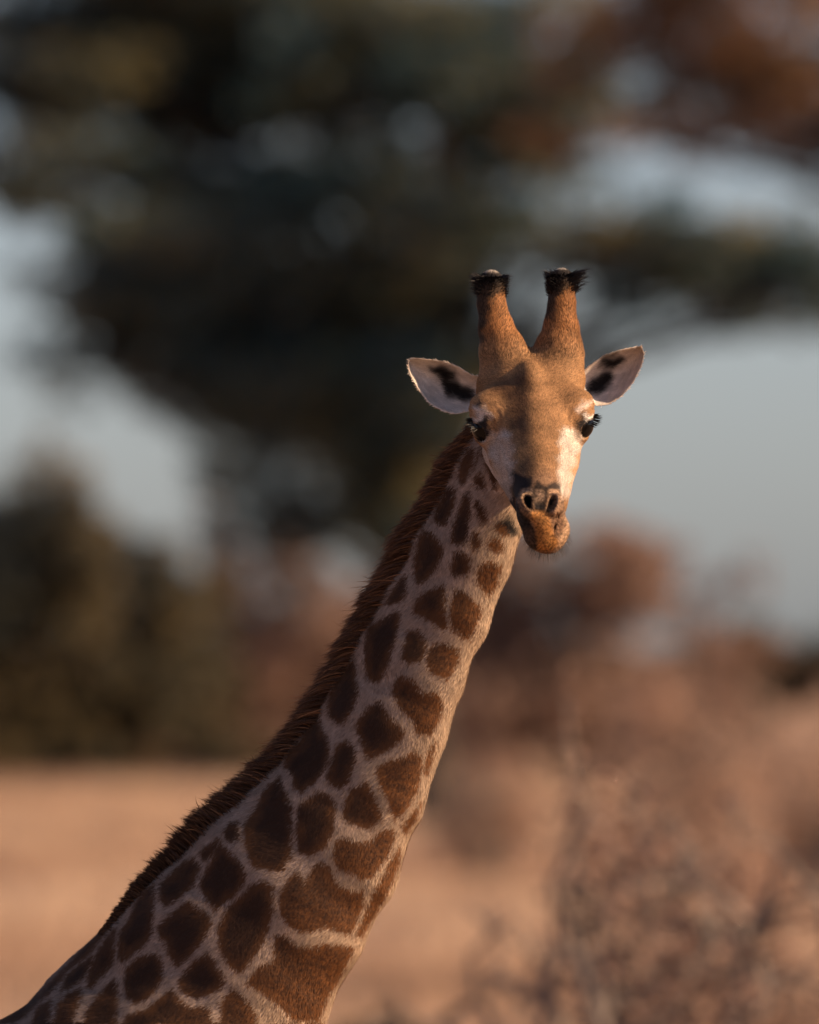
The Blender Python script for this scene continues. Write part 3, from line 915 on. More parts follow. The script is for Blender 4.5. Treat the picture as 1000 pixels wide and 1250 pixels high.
# cell pattern for everything the photograph does not show
nonhead = np.where(headness < 0.5)[0]
cand = rng.permutation(nonhead)
seeds = []
for i in cand[:9000]:
    p = BV[i]
    sp = 0.085 + 0.05 * min(1, max(0, (3.3 - p[2]) / 1.2)) - 0.05 * min(1, max(0, (1.3 - p[2]) / 0.8))
    if not seeds or np.min(np.linalg.norm(np.array(seeds) - p, axis=1)) > sp:
        seeds.append(p)
seeds = np.array(seeds)
patch = np.full(len(BV), -60.0)
for a in range(0, len(nonhead), 20000):
    ix = nonhead[a:a + 20000]
    q = BV[ix] + 0.012 * np.sin(BV[ix][:, [1, 2, 0]] * 40)
    d = np.linalg.norm(q[:, None] - seeds[None], axis=2) if len(seeds) < 400 else np.sqrt(np.maximum((q ** 2).sum(1)[:, None] + (seeds ** 2).sum(1)[None] - 2 * q @ seeds.T, 0))
    pr = np.partition(d, 1, axis=1)[:, :2]
    patch[ix] = ((pr[:, 1] - pr[:, 0]) * 0.5 * SC - 6.5)
traced = np.full(len(BV), -60.0)
for poly in PATCHES:
    traced = np.maximum(traced, poly_sd(pt, poly))
inframe = (ppy < 1249) & (ppx > 0)
use_tr = smooth01(facing, 0.0, 0.08) * inframe
patch = patch * (1 - use_tr) + traced * use_tr
patch = np.clip(patch + 1.8 * smooth01(ppy, 850, 1000), -25, 25)
patch = np.where(headness > 0.5, -25, patch)
below = BV[:, 2] < 0.75
patch = np.where(below, patch - 8 * smooth01(0.75 - BV[:, 2], 0, 0.4), patch)

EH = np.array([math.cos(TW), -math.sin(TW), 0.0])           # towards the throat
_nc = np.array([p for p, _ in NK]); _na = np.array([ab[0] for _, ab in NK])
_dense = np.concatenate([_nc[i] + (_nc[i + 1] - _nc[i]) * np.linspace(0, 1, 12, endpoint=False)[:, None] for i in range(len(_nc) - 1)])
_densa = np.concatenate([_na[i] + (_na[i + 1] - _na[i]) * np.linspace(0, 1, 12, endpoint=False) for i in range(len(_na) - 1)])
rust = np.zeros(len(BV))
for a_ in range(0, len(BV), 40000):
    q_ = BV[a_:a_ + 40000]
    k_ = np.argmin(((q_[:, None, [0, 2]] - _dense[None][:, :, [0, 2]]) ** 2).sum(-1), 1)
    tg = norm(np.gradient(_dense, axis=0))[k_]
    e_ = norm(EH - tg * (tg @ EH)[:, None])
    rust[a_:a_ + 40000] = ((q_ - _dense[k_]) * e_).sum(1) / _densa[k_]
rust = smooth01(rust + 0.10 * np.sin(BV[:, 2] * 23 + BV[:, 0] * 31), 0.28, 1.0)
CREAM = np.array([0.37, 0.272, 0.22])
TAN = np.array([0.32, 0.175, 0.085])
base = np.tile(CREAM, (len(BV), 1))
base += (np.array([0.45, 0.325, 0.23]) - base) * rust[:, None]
base[below] = CREAM * 1.2
hood = np.tile(TAN, (len(BV), 1))
l_, h_, r_ = hq[:, 1], hq[:, 2], hq[:, 0]


def paint(arr, mask, c):
    arr += (np.asarray(c) - arr) * mask[:, None]


paint(hood, smooth01(l_, 110, 150), (0.24, 0.14, 0.085))                                   # muzzle
paint(hood, smooth01(-h_, 24, 44) * smooth01(-l_, -110, -70) * 0.9, (0.58, 0.47, 0.40))    # under jaw, cheeks pale
paint(hood, smooth01(-l_, 75, 110) * smooth01(-h_, -15, 10), CREAM)
SOFT = 5.0
HEADPAINT = [
    (z2((400, 60), (440, 120), (420, 250), (410, 380), (420, 480), (380, 490), (330, 400), (320, 250), (330, 140)), (0.095, 0.048, 0.028), 9, 0.82),  # brown stripe beside the nose crest: part marking, part painted-in shade
    (z2((220, 130), (330, 110), (330, 230), (260, 220), (215, 180)), (0.15, 0.075, 0.04), 9, 0.8),  # shade of knob and ridge, painted into the left forehead
    (z2((400, 580), (450, 590), (460, 680), (430, 730), (390, 660)), (0.13, 0.075, 0.045), 6, 0.7),
    (z2((170, 450), (300, 440), (322, 500), (330, 640), (332, 760), (320, 830), (270, 850), (235, 820), (240, 740), (215, 640), (180, 560), (155, 490)), (0.45, 0.375, 0.33), 7, 0.9),
    (z2((260, 500), (320, 480), (330, 600), (300, 590)), (0.45, 0.28, 0.18), 6, 0.6),
    (z2((240, 770), (290, 760), (320, 840), (270, 860)), (0.25, 0.19, 0.15), 5, 0.7),
    (z2((620, 435), (690, 415), (745, 470), (750, 530), (735, 600), (705, 680), (695, 770), (665, 845), (628, 835), (618, 760), (612, 650), (625, 560), (622, 490)), (0.60, 0.53, 0.47), 6, 0.9),
    (z2((755, 530), (735, 640), (725, 750), (675, 835), (690, 760), (695, 660), (728, 580)), (0.50, 0.31, 0.18), 5, 0.85),
    (z2((120, 275), (165, 300), (205, 345), (150, 350), (108, 345), (102, 300)), (0.55, 0.47, 0.42), 5, 0.85),
    (z2((108, 250), (130, 238), (135, 265), (115, 285)), (0.04, 0.03, 0.028), 3, 0.9),
    (z2((770, 250), (805, 255), (775, 300), (735, 325), (726, 295)), (0.62, 0.52, 0.45), 5, 0.85),
    (z2((60, 380), (105, 355), (165, 355), (190, 400), (185, 460), (150, 490), (115, 475), (100, 420)), (0.025, 0.02, 0.02), 4, 1.0),
    (z2((725, 380), (760, 335), (830, 340), (830, 380), (800, 420), (775, 455), (735, 450)), (0.025, 0.02, 0.02), 4, 1.0),
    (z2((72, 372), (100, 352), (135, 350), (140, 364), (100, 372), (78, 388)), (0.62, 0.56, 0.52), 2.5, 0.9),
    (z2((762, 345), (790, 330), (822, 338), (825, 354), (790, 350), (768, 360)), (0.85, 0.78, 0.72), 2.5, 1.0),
    (z6((225, 60), (330, 100), (410, 110), (400, 200), (300, 230), (255, 330), (290, 450), (380, 520), (410, 600), (470, 690), (490, 830), (350, 850), (260, 760), (200, 650), (60, 640), (50, 580), (150, 500), (200, 350), (215, 200)), (0.020, 0.016, 0.016), 3.5, 1.0),  # dark muzzle skin, with the shadow on its left side painted in
    (z6((270, 640), (440, 640), (470, 800), (330, 800)), (0.20, 0.12, 0.075), 5, 0.25),
    (z6((460, 150), (560, 200), (640, 155), (700, 190), (700, 300), (630, 225), (570, 250), (540, 380), (440, 390), (410, 300), (430, 220)), (0.03, 0.023, 0.02), 3, 0.95),
    (z6((455, 240), (520, 240), (525, 340), (460, 340)), (0.42, 0.27, 0.18), 4, 0.85),
    (z6((445, 385), (540, 375), (545, 445), (480, 475), (440, 445)), (0.02, 0.016, 0.016), 3, 1.0),
    (z6((320, 285), (410, 295), (405, 430), (360, 400)), (0.008, 0.007, 0.007), 3, 1.0),
    (z6((645, 295), (625, 375), (585, 420), (598, 340)), (0.012, 0.01, 0.01), 2.5, 1.0),
    (z6((330, 230), (420, 215), (420, 270), (330, 275), (300, 320), (290, 280)), (0.48, 0.31, 0.20), 3, 0.85),
    (z6((580, 240), (680, 235), (710, 330), (690, 430), (640, 500), (600, 470), (660, 400), (670, 320), (640, 280), (585, 280)), (0.44, 0.27, 0.17), 3, 0.85),
    (z6((405, 460), (585, 455), (600, 560), (640, 700), (700, 780), (640, 850), (560, 860), (480, 830), (460, 650), (420, 540)), (0.42, 0.19, 0.06), 4, 0.95),
    (z6((610, 520), (700, 480), (740, 600), (670, 720), (630, 640)), (0.17, 0.09, 0.055), 5, 0.7),
    (z6((750, 470), (820, 470), (820, 580), (730, 800), (660, 850), (700, 740), (760, 600)), (0.50, 0.32, 0.20), 5, 0.8),
    # dark upper rims of the ossicones
    ([(560, 330), (630, 330), (630, 362), (608, 358), (596, 372), (590, 420), (580, 420)], (0.035, 0.024, 0.02), 7, 0.85),
    ([(655, 330), (712, 330), (712, 352), (695, 354), (680, 364), (674, 392), (664, 392)], (0.035, 0.024, 0.02), 7, 0.85),
]
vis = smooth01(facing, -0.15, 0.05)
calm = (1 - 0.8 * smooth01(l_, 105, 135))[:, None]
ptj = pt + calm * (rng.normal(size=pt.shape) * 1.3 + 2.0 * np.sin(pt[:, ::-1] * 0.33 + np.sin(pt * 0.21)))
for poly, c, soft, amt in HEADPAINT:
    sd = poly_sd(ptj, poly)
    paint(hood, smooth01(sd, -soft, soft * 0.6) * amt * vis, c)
# ossicone shafts more orange; bare pale knob on top
shaft = smooth01(438 - ppy, 0, 40) * headness
paint(hood, shaft * 0.6 * (hood.sum(1) > 0.35), (0.42, 0.17, 0.055))
for tx, ty, td in ((600, 342, -68), (685, 338, -70)):
    dd = np.linalg.norm(BV - I(tx, ty, td), axis=1) * SC
    zz = (BV[:, 2] - I(tx, ty, td)[2]) * SC
    paint(hood, (dd < 30) * smooth01(zz, -12, -2), (0.03, 0.024, 0.022))
    paint(hood, (dd < 30) * smooth01(zz, 5, 8), (0.55, 0.47, 0.40))
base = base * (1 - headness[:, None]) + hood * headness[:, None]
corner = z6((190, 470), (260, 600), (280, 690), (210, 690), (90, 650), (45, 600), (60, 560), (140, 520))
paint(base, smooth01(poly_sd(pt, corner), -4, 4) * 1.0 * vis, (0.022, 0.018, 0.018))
mot = np.sin(ppx * 0.71 + 2 * np.sin(ppy * 0.33)) * np.sin(ppy * 0.83 + 2 * np.sin(ppx * 0.41)) + 0.5 * rng.normal(size=len(BV))
base *= 1 - (headness * smooth01(l_, 135, 165) * np.clip(0.25 + 0.38 * mot, -0.2, 0.75))[:, None]
big = np.sin(BV[:, 0] * 41 + 2 * np.sin(BV[:, 2] * 33)) * np.sin(BV[:, 2] * 47 + BV[:, 1] * 29)
base *= 1 + (headness * 0.13 * big)[:, None]
# speckle so that no coat area is flat
streak = 0.5 + 0.5 * np.sin(BV[:, 0] * 900 + 3 * np.sin(BV[:, 2] * 120)) * np.sin(BV[:, 2] * 210 + BV[:, 0] * 160)
base *= 1 - (0.28 * shaft * streak)[:, None]
base *= (1 + 0.10 * rng.normal(size=(len(base), 1))).clip(0.7, 1.3)

# ------------------------------------------------------------------ giraffe: ears as folded leaf shells, joined to the body mesh
def resample(pts, n):
    pts = np.asarray(pts, float)
    s = np.concatenate([[0], np.cumsum(np.linalg.norm(np.diff(pts, axis=0), axis=1))]); s /= s[-1]
    t = np.linspace(0, 1, n)
    # soft interpolation
    x = np.interp(t, s, pts[:, 0]); y = np.interp(t, s, pts[:, 1])
    for _ in range(3):
        x[1:-1] = (x[:-2] + 2 * x[1:-1] + x[2:]) / 4; y[1:-1] = (y[:-2] + 2 * y[1:-1] + y[2:]) / 4
    return np.stack([x, y], 1)


EARS = [
    (z1((345, 470), (300, 462), (255, 432), (200, 410), (130, 402), (85, 398), (62, 402)),
     z1((345, 570), (295, 600), (240, 611), (190, 600), (140, 570), (95, 515), (65, 460), (56, 425), (62, 402)),
     [(z1((150, 432), (215, 432), (238, 455), (225, 485), (185, 475)), 0), (z1((190, 470), (235, 485), (300, 520), (340, 560), (300, 562), (240, 550), (205, 535)), 0)], -1),
    (z1((712, 455), (760, 418), (800, 388), (860, 368), (910, 357), (945, 352)),
     z1((735, 540), (770, 580), (820, 575), (870, 545), (915, 490), (945, 430), (958, 380), (945, 352)),
     [(z1((785, 405), (870, 398), (855, 420), (815, 440), (790, 425)), 0), (z1((715, 540), (745, 500), (775, 462), (825, 453), (832, 490), (800, 522), (750, 535)), 0),
      (z1((800, 390), (850, 376), (840, 384)), 0)], 1),
]
ear_v = []; ear_q = []; ear_n = []; ear_c = []; off = len(BV)
NU, NV_ = 70, 46
for up, lo_, darks, sgn in EARS:
    A = resample(up, NU); B = resample(lo_, NU)
    u = np.linspace(0, 1, NU)[:, None]; v = np.linspace(0, 1, NV_)[None, :]
    xy = A[:, None] * (1 - v[..., None]) + B[:, None] * v[..., None]
    cup = 34 * np.sin(np.pi * v) ** 0.8 * np.sin(np.pi * np.clip(u * 0.92 + 0.06, 0, 1)) ** 0.7
    dep = -62 + 12 * u * 1.0 - cup + 10 * (0.5 - v) * np.sin(np.pi * u)
    for layer in (0, 1):
        th = layer * (4.2 * (np.sin(np.pi * v) ** 0.5) * np.sin(np.pi * np.clip(u, 0, 0.98)) ** 0.4 + 0.6)
        pts3 = I(xy[..., 0], xy[..., 1], dep - th).reshape(-1, 3)
        base_i = off + sum(len(e) for e in ear_v)
        i, j = np.meshgrid(np.arange(NU - 1), np.arange(NV_ - 1), indexing='ij')
        a = base_i + i * NV_ + j
        q = np.stack([a, a + 1, a + NV_ + 1, a + NV_], -1).reshape(-1, 4)
        flip = (sgn < 0) != (layer == 1)
        if flip: q = q[:, ::-1]
        ear_v.append(pts3); ear_q.append(q)
        if layer == 0: first = base_i
        else:       # stitch the rims of inner and outer skin
            rim0 = [first + k * NV_ for k in range(NU)] + [first + (NU - 1) * NV_ + k for k in range(1, NV_)] + [first + k * NV_ + NV_ - 1 for k in range(NU - 2, -1, -1)]
            rim1 = [r0 - first + base_i for r0 in rim0]
            st = np.array([[rim0[k], rim0[k + 1], rim1[k + 1], rim1[k]] for k in range(len(rim0) - 1)])
            ear_q.append(st if sgn > 0 else st[:, ::-1])
        fx = xy.reshape(-1, 2)
        if layer == 0:
            c = np.tile(np.array([0.74, 0.67, 0.62]), (len(fx), 1))
            vv = np.repeat(v, NU, 0).ravel(); uu = np.repeat(u, NV_, 1).ravel()
            c *= (1 + 0.10 * np.sin(uu * 26 + vv * 5) * np.sin(vv * 31))[:, None]
            paint(c, smooth01(0.5 - np.abs(vv - 0.5), 0.05, 0.0), (0.80, 0.70, 0.60))
            for poly, _ in darks:
                paint(c, smooth01(poly_sd(fx + 1.6 * np.sin(fx[:, ::-1] * 0.35 + 1) + rng.normal(size=fx.shape) * 0.25, poly), -7, 4), (0.016, 0.014, 0.015))
        else:
            c = np.tile(np.array([0.40, 0.27, 0.18]), (len(fx), 1))
        ear_c.append(c)
    # normals computed later by Blender
EV = np.concatenate(ear_v); EQ = np.concatenate(ear_q); EC = np.concatenate(ear_c)
ALLV = np.concatenate([BV, EV])
ALLF = np.concatenate([BF, EQ.ravel()])
ALLS = np.concatenate([BS, np.full(len(EQ), 4)])
ALLB = np.concatenate([base, EC])
ALLP = np.concatenate([patch, np.full(len(EV), -25.0)])
ALLR = np.concatenate([rust, np.zeros(len(EV))])


def coat_material(name, strand):
    m, t, out = material(name)
    b = node(t, 'ShaderNodeBsdfPrincipled', in_Roughness=0.72)
    b.inputs['Specular IOR Level'].default_value = 0.22 if strand else 0.06
    b.inputs['Sheen Weight'].default_value = 0.0
    b.inputs['Sheen Roughness'].default_value = 0.5
    ac = node(t, 'ShaderNodeAttribute', attribute_name='coat')
    ap = node(t, 'ShaderNodeAttribute', attribute_name='spot')
    tc = node(t, 'ShaderNodeTexCoord')
    n1 = node(t, 'ShaderNodeTexNoise', in_Scale=110.0, in_Detail=4.0, in_Roughness=0.7)
    n2 = node(t, 'ShaderNodeTexNoise', in_Scale=14.0, in_Detail=5.0, in_Roughness=0.6)
    for n in (n1, n2): t.links.new(tc.outputs['Object'], n.inputs['Vector'])
    # wobble of the spot edge
    mw = node(t, 'ShaderNodeMath', operation='MULTIPLY_ADD', in_1=9.0, in_2=-4.5)
    t.links.new(n1.outputs[0], mw.inputs[0])
    ad = node(t, 'ShaderNodeMath', operation='ADD')
    t.links.new(ap.outputs['Fac'], ad.inputs[0]); t.links.new(mw.outputs[0], ad.inputs[1])
    mr = node(t, 'ShaderNodeMapRange', interpolation_type='SMOOTHSTEP')
    mr.inputs['From Min'].default_value = -2.5; mr.inputs['From Max'].default_value = 2.5
    t.links.new(ad.outputs[0], mr.inputs[0])
    # spot colour: redder rim, dark heart, cloudy
    cl = node(t, 'ShaderNodeMapRange')
    cl.inputs['From Min'].default_value = 2.0; cl.inputs['From Max'].default_value = 13.0
    mw2 = node(t, 'ShaderNodeMath', operation='MULTIPLY_ADD', in_1=34.0, in_2=-17.0)
    t.links.new(n2.outputs[0], mw2.inputs[0])
    ad2 = node(t, 'ShaderNodeMath', operation='ADD')
    t.links.new(ap.outputs['Fac'], ad2.inputs[0]); t.links.new(mw2.outputs[0], ad2.inputs[1])
    t.links.new(ad2.outputs[0], cl.inputs[0])
    sp = node(t, 'ShaderNodeMix', data_type='RGBA')
    sp.inputs[6].default_value = (0.115, 0.052, 0.024, 1); sp.inputs[7].default_value = (0.050, 0.026, 0.017, 1)
    t.links.new(cl.outputs[0], sp.inputs[0])
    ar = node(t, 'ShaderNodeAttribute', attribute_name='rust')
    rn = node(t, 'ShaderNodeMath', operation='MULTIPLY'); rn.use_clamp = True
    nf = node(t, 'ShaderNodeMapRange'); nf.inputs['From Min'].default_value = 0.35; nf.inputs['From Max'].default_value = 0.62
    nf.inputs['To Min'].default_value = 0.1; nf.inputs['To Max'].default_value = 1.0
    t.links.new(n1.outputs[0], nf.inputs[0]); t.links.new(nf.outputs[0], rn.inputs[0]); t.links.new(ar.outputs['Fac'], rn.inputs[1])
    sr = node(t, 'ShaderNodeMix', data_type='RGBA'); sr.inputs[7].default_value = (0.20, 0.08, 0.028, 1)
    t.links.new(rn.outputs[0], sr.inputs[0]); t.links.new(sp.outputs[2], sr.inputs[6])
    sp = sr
    # cloudy pale coat
    pv = node(t, 'ShaderNodeMapRange')
    pv.inputs['From Min'].default_value = 0.3; pv.inputs['From Max'].default_value = 0.7
    pv.inputs['To Min'].default_value = 0.82; pv.inputs['To Max'].default_value = 1.12
    t.links.new(n2.outputs[0], pv.inputs[0])
    mc = node(t, 'ShaderNodeVectorMath', operation='SCALE')
    t.links.new(ac.outputs['Color'], mc.inputs[0]); t.links.new(pv.outputs[0], mc.inputs['Scale'])
    mx = node(t, 'ShaderNodeMix', data_type='RGBA')
    t.links.new(mr.outputs[0], mx.inputs[0]); t.links.new(mc.outputs[0], mx.inputs[6]); t.links.new(sp.outputs[2], mx.inputs[7])
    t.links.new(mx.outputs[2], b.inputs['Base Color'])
    if not strand:
        bp = node(t, 'ShaderNodeBump', in_Strength=0.25, in_Distance=0.003)
        t.links.new(n1.outputs[0], bp.inputs['Height']); t.links.new(bp.outputs[0], b.inputs['Normal'])
        t.links.new(b.outputs[0], out.inputs[0])
    else:
        tr = node(t, 'ShaderNodeBsdfTranslucent')
        t.links.new(mx.outputs[2], tr.inputs[0])
        ms = node(t, 'ShaderNodeMixShader'); ms.inputs[0].default_value = 0.25
        t.links.new(b.outputs[0], ms.inputs[1]); t.links.new(tr.outputs[0], ms.inputs[2])
        t.links.new(ms.outputs[0], out.inputs[0])
    return m


SKIN = coat_material('giraffe_coat', False)
FURM = coat_material('giraffe_hair', True)
gir = empty('giraffe', (float(SH[0]), float(SH[1]), 0.0), 'giraffe with dark brown patches and two tufted ossicones, its head turned to face the viewer', 'giraffe')
body = new_mesh('body', ALLV, ALLF, ALLS, SKIN, smooth=True, attrs={'coat': ALLB, 'spot': ALLP, 'rust': ALLR})
keep_world(body, gir)

# ------------------------------------------------------------------ hair
def strands(name, root, d0, d1, length, width, coat, spot, nrm, side=None, segs=2, mat=FURM, use_n=True, rusty=None):
    """Tapered ribbons: from root along d0, bending to d1."""
    n = len(root)
    length = np.broadcast_to(length, n)[:, None]; width = np.broadcast_to(width, n)[:, None]
    if side is None:
        side = norm(np.cross(d0, nrm) + 1e-6)
    rows = []
    p = root.copy()
    for k in range(segs):
        w = width * (1 - 0.35 * k / segs)
        rows += [p - side * w / 2, p + side * w / 2]
        t = (k + 0.5) / segs
        p = p + norm(d0 * (1 - t) + d1 * t) * length / segs
    rows.append(p)
    m = len(rows)
    V = np.stack(rows, 1).reshape(-1, 3)
    b = np.arange(n)[:, None] * m
    quads = [np.concatenate([b + 2 * k, b + 2 * k + 1, b + 2 * k + 3, b + 2 * k + 2], 1) for k in range(segs - 1)]
    tri = np.concatenate([b + 2 * (segs - 1), b + 2 * (segs - 1) + 1, b + m - 1], 1)
    flat = np.concatenate([q.ravel() for q in quads] + [tri.ravel()])
    sizes = np.concatenate([np.full(n * (segs - 1), 4), np.full(n, 3)])
    o = new_mesh(name, V, flat, sizes, mat, smooth=True,
                 attrs={'coat': np.repeat(coat, m, 0), 'spot': np.repeat(spot, m), **({} if rusty is None else {'rust': np.repeat(rusty, m)})},
                 normals=np.repeat(nrm, m, 0) if use_n else None)
    keep_world(o, gir)
    return o


# sample roots on the seen part of the body
tris = []
starts = np.concatenate([[0], np.cumsum(ALLS)[:-1]])
q4 = ALLS == 4; q3 = ALLS == 3
s4 = starts[q4]
tris.append(np.stack([ALLF[s4], ALLF[s4 + 1], ALLF[s4 + 2]], 1)); tris.append(np.stack([ALLF[s4], ALLF[s4 + 2], ALLF[s4 + 3]], 1))
s3 = starts[q3]; tris.append(np.stack([ALLF[s3], ALLF[s3 + 1], ALLF[s3 + 2]], 1))
tris = np.concatenate(tris)
VN = np.empty(len(ALLV) * 3, np.float32); body.data.vertices.foreach_get('normal', VN); VN = VN.reshape(-1, 3).astype(float)
isear = np.arange(len(ALLV)) >= len(BV)
ear_flag = isear[tris[:, 0]]
tc_ = ALLV[tris].mean(1)
tpx, tpy = project(tc_)
seen = (tpy < 1330) & (tpx > -80) & ~ear_flag
T = tris[seen]
area = np.linalg.norm(np.cross(ALLV[T[:, 1]] - ALLV[T[:, 0]], ALLV[T[:, 2]] - ALLV[T[:, 0]]), axis=1) / 2
fz = (VN[T[:, 0]] * norm(CAM - ALLV[T[:, 0]])).sum(1)
HEADN = np.concatenate([headness, np.zeros(len(EV))])
wgt = area * np.where(fz > -0.25, 1.0, 0.35) * (1 + 1.6 * HEADN[T[:, 0]])
NF = 380000
pick = rng.choice(len(T), NF, p=wgt / wgt.sum())
a, b = rng.random(NF), rng.random(NF)
sw = a + b > 1; a[sw] = 1 - a[sw]; b[sw] = 1 - b[sw]
W3 = np.stack([1 - a - b, a, b], 1)
tv = T[pick]
root = (ALLV[tv] * W3[..., None]).sum(1)
nrm = norm((VN[tv] * W3[..., None]).sum(1))
coatc = (ALLB[tv] * W3[..., None]).sum(1)
spot = (ALLP[tv] * W3).sum(1)
hdn = (HEADN[tv] * W3).sum(1)
rst = (ALLR[tv] * W3).sum(1)
rp = to_head(root)
# no hair on the eyes or inside nostrils
keep = np.ones(NF, bool)
for e in EYE:
    keep &= np.linalg.norm(root - e, axis=1) > 19.5 / SC
keep &= ~((hdn > 0.5) & (coatc.sum(1) < 0.16) & (rp[:, 1] > 110))
root, nrm, coatc, spot, hdn, rp, rst = [v[keep] for v in (root, nrm, coatc, spot, hdn, rp, rst)]
# growth direction: down the neck; on the head from muzzle to poll; up the ossicones
NC = np.array([p for p, _ in NK])
seg_i = np.argmin(np.linalg.norm(root[:, None] - (NC[:-1] + NC[1:])[None] / 2, axis=2), 1)
nd = norm(NC[1:] - NC[:-1])[seg_i] + np.array([0, 0, -0.25])
hd_ = np.tile(-HM[:, 1], (len(root), 1)) + rp[:, :1] / 60 * HM[:, 0] * 0.5
rpx, rpy = project(root)
up_ = smooth01(445 - rpy, 0, 15)[:, None] * (hdn[:, None] > 0.5)
hd_ = hd_ * (1 - up_) + up_ * np.array([0, 0.2, 1.0])
mz = smooth01(rp[:, 1], 120, 160)[:, None]
hd_ = hd_ * (1 - mz) + mz * (HM[:, 0] * np.sign(rp[:, :1]) * 0.4 - HM[:, 2] * 0.8)
g = nd * (1 - hdn[:, None]) + hd_ * hdn[:, None]
g = norm(g - nrm * (g * nrm).sum(1)[:, None])
# swirl
sw_ = 0.35 * np.sin(root[:, :1] * 19 + root[:, 2:] * 13) + rng.normal(size=(len(root), 1)) * 0.28
g = norm(g + np.cross(nrm, g) * sw_)
lift = rng.uniform(0.12, 0.42, len(root))[:, None]
length = np.where(hdn > 0.5, rng.uniform(0.003, 0.0062, len(root)), rng.uniform(0.007, 0.014, len(root)))
length = np.where(rp[:, 1] > 140, length * (1 - 0.55 * hdn), length)
length = np.where(up_[:, 0] > 0.5, length * 1.9, length)
tone = (1 + (0.20 + 0.14 * hdn[:, None] + 0.15 * up_) * rng.normal(size=(len(root), 1))).clip(0.4, 1.7)
strands('fur', root, norm(g + nrm * lift * 1.6), norm(g + nrm * lift * 0.3), length, rng.uniform(0.0007, 0.0014, len(root)) * (1 - 0.25 * hdn) * (1 + 0.8 * up_[:, 0]),
        coatc * tone, spot + rng.normal(size=len(root)) * 1.8, nrm, rusty=np.clip(rst + rng.normal(size=len(rst)) * 0.12, 0, 1))

# soft hair inside the ears and along their rims
ET = tris[ear_flag]
ea = np.linalg.norm(np.cross(ALLV[ET[:, 1]] - ALLV[ET[:, 0]], ALLV[ET[:, 2]] - ALLV[ET[:, 0]]), axis=1)
n = 22000
pk = ET[rng.choice(len(ET), n, p=ea / ea.sum())]
w3 = rng.dirichlet((1, 1, 1), n)
er = (ALLV[pk] * w3[..., None]).sum(1); en = norm((VN[pk] * w3[..., None]).sum(1)); ec = (ALLB[pk] * w3[..., None]).sum(1)
gx_ = np.where(er[:, :1] < HO[0], -1.0, 1.0) * np.array([[0.85, 0, 0.35]])
gx_ = gx_ * np.array([[1, 1, 1]]); gx_[:, 2] = 0.3
gx_ = norm(gx_ + rng.normal(size=(n, 3)) * 0.3); gx_ = norm(gx_ - en * (gx_ * en).sum(1)[:, None])
dk = (ec.sum(1) < 0.5)
strands('ear_hair', er, norm(gx_ + en * 0.35), norm(gx_ + en * 0.1), np.where(dk, rng.uniform(0.008, 0.016, n), rng.uniform(0.004, 0.009, n)), 0.0011,
        ec * (1 + 0.12 * rng.normal(size=(n, 1))).clip(0.6, 1.4), np.full(n, -25.0), en)

# mane along the crest
edge = np.array([(584, 520), (566, 553), (540, 590), (507, 648), (472, 718), (434, 795), (402, 858), (352, 935), (300, 990), (262, 1018), (222, 1043), (186, 1066), (156, 1092), (138, 1118), (122, 1142)], float)
crest_d = np.interp(np.arange(len(edge)), [0, 2, 14], [-112, -108, -100])
s = np.concatenate([[0], np.cumsum(np.linalg.norm(np.diff(edge, axis=0), axis=1))])
NM = 26000
tt = rng.random(NM) * s[-1]
ex = np.interp(tt, s, edge[:, 0]); ey = np.interp(tt, s, edge[:, 1])
tx = np.interp(tt + 12, s, edge[:, 0]) - np.interp(tt - 12, s, edge[:, 0]); ty = np.interp(tt + 12, s, edge[:, 1]) - np.interp(tt - 12, s, edge[:, 1])
tl = np.hypot(tx, ty); tx /= tl; ty /= tl
f = tt / s[-1]
inset = rng.uniform(0, 12, NM)
root = I(ex + (-ty) * 0 + ty * -inset * -1 * 0 + inset * 0.8, ey + inset * 0.45, np.interp(ey, [520, 1142], [-112, -118]) + rng.normal(size=NM) * 7)
root, _n = project_on(root, 6)
tan3 = np.stack([tx, 0 * tx, -ty], 1)                    # down the neck
nor3 = np.stack([ty * -1, 0.25 + 0 * tx, -tx * 1.0], 1)    # out of the crest
nor3[:, 0] = -np.abs(nor3[:, 0]); nor3[:, 2] = np.abs(nor3[:, 2])
clumpn = np.sin(tt * 0.55 + np.sin(tt * 0.19) * 2) * 0.6 + 0.6 * np.sin(tt * 1.1 + np.sin(tt * 0.37))
down = np.interp(f, [0, 0.5, 0.72, 0.85, 1], [0.85, 0.75, 0.35, 0.1, 0.5])[:, None]
d0 = norm(nor3 * 1.0 + tan3 * down * 0.7 + rng.normal(size=(NM, 3)) * np.array([0.14, 0.22, 0.14]) + 0.12 * clumpn[:, None] * tan3)
d1 = norm(nor3 * 0.7 + tan3 * down * 1.5 + rng.normal(size=(NM, 3)) * np.array([0.16, 0.22, 0.16]) + 0.35 * clumpn[:, None] * tan3 + np.array([0, 0, 0.0]))
L = np.interp(f, [0, 0.06, 0.2, 0.5, 0.68, 0.8, 0.93, 1.0], [12, 20, 29, 30, 28, 22, 12, 3]) / SC * rng.uniform(0.7, 1.1, NM) * (1 + 0.32 * clumpn) * 1.05
mc = np.where(rng.random((NM, 1)) < 0.3, np.array([[0.25, 0.12, 0.058]]), np.array([[0.105, 0.053, 0.032]])) * (1 + 0.25 * rng.normal(size=(NM, 1))).clip(0.4, 1.8) * np.interp(f, [0, 0.5, 0.75, 1], [1.25, 1.15, 0.85, 0.55])[:, None]
fly = rng.random(NM) < 0.10
L = np.where(fly, L * rng.uniform(1.0, 1.3, NM), L)
d1[fly] = norm(d1[fly] + rng.normal(size=(int(fly.sum()), 3)) * 0.35)
sd_ = norm(np.cross(d0, rng.normal(size=(NM, 3))))
MANEM = plain_mat('mane_hair', (0.1, 0.05, 0.03), 0.5)
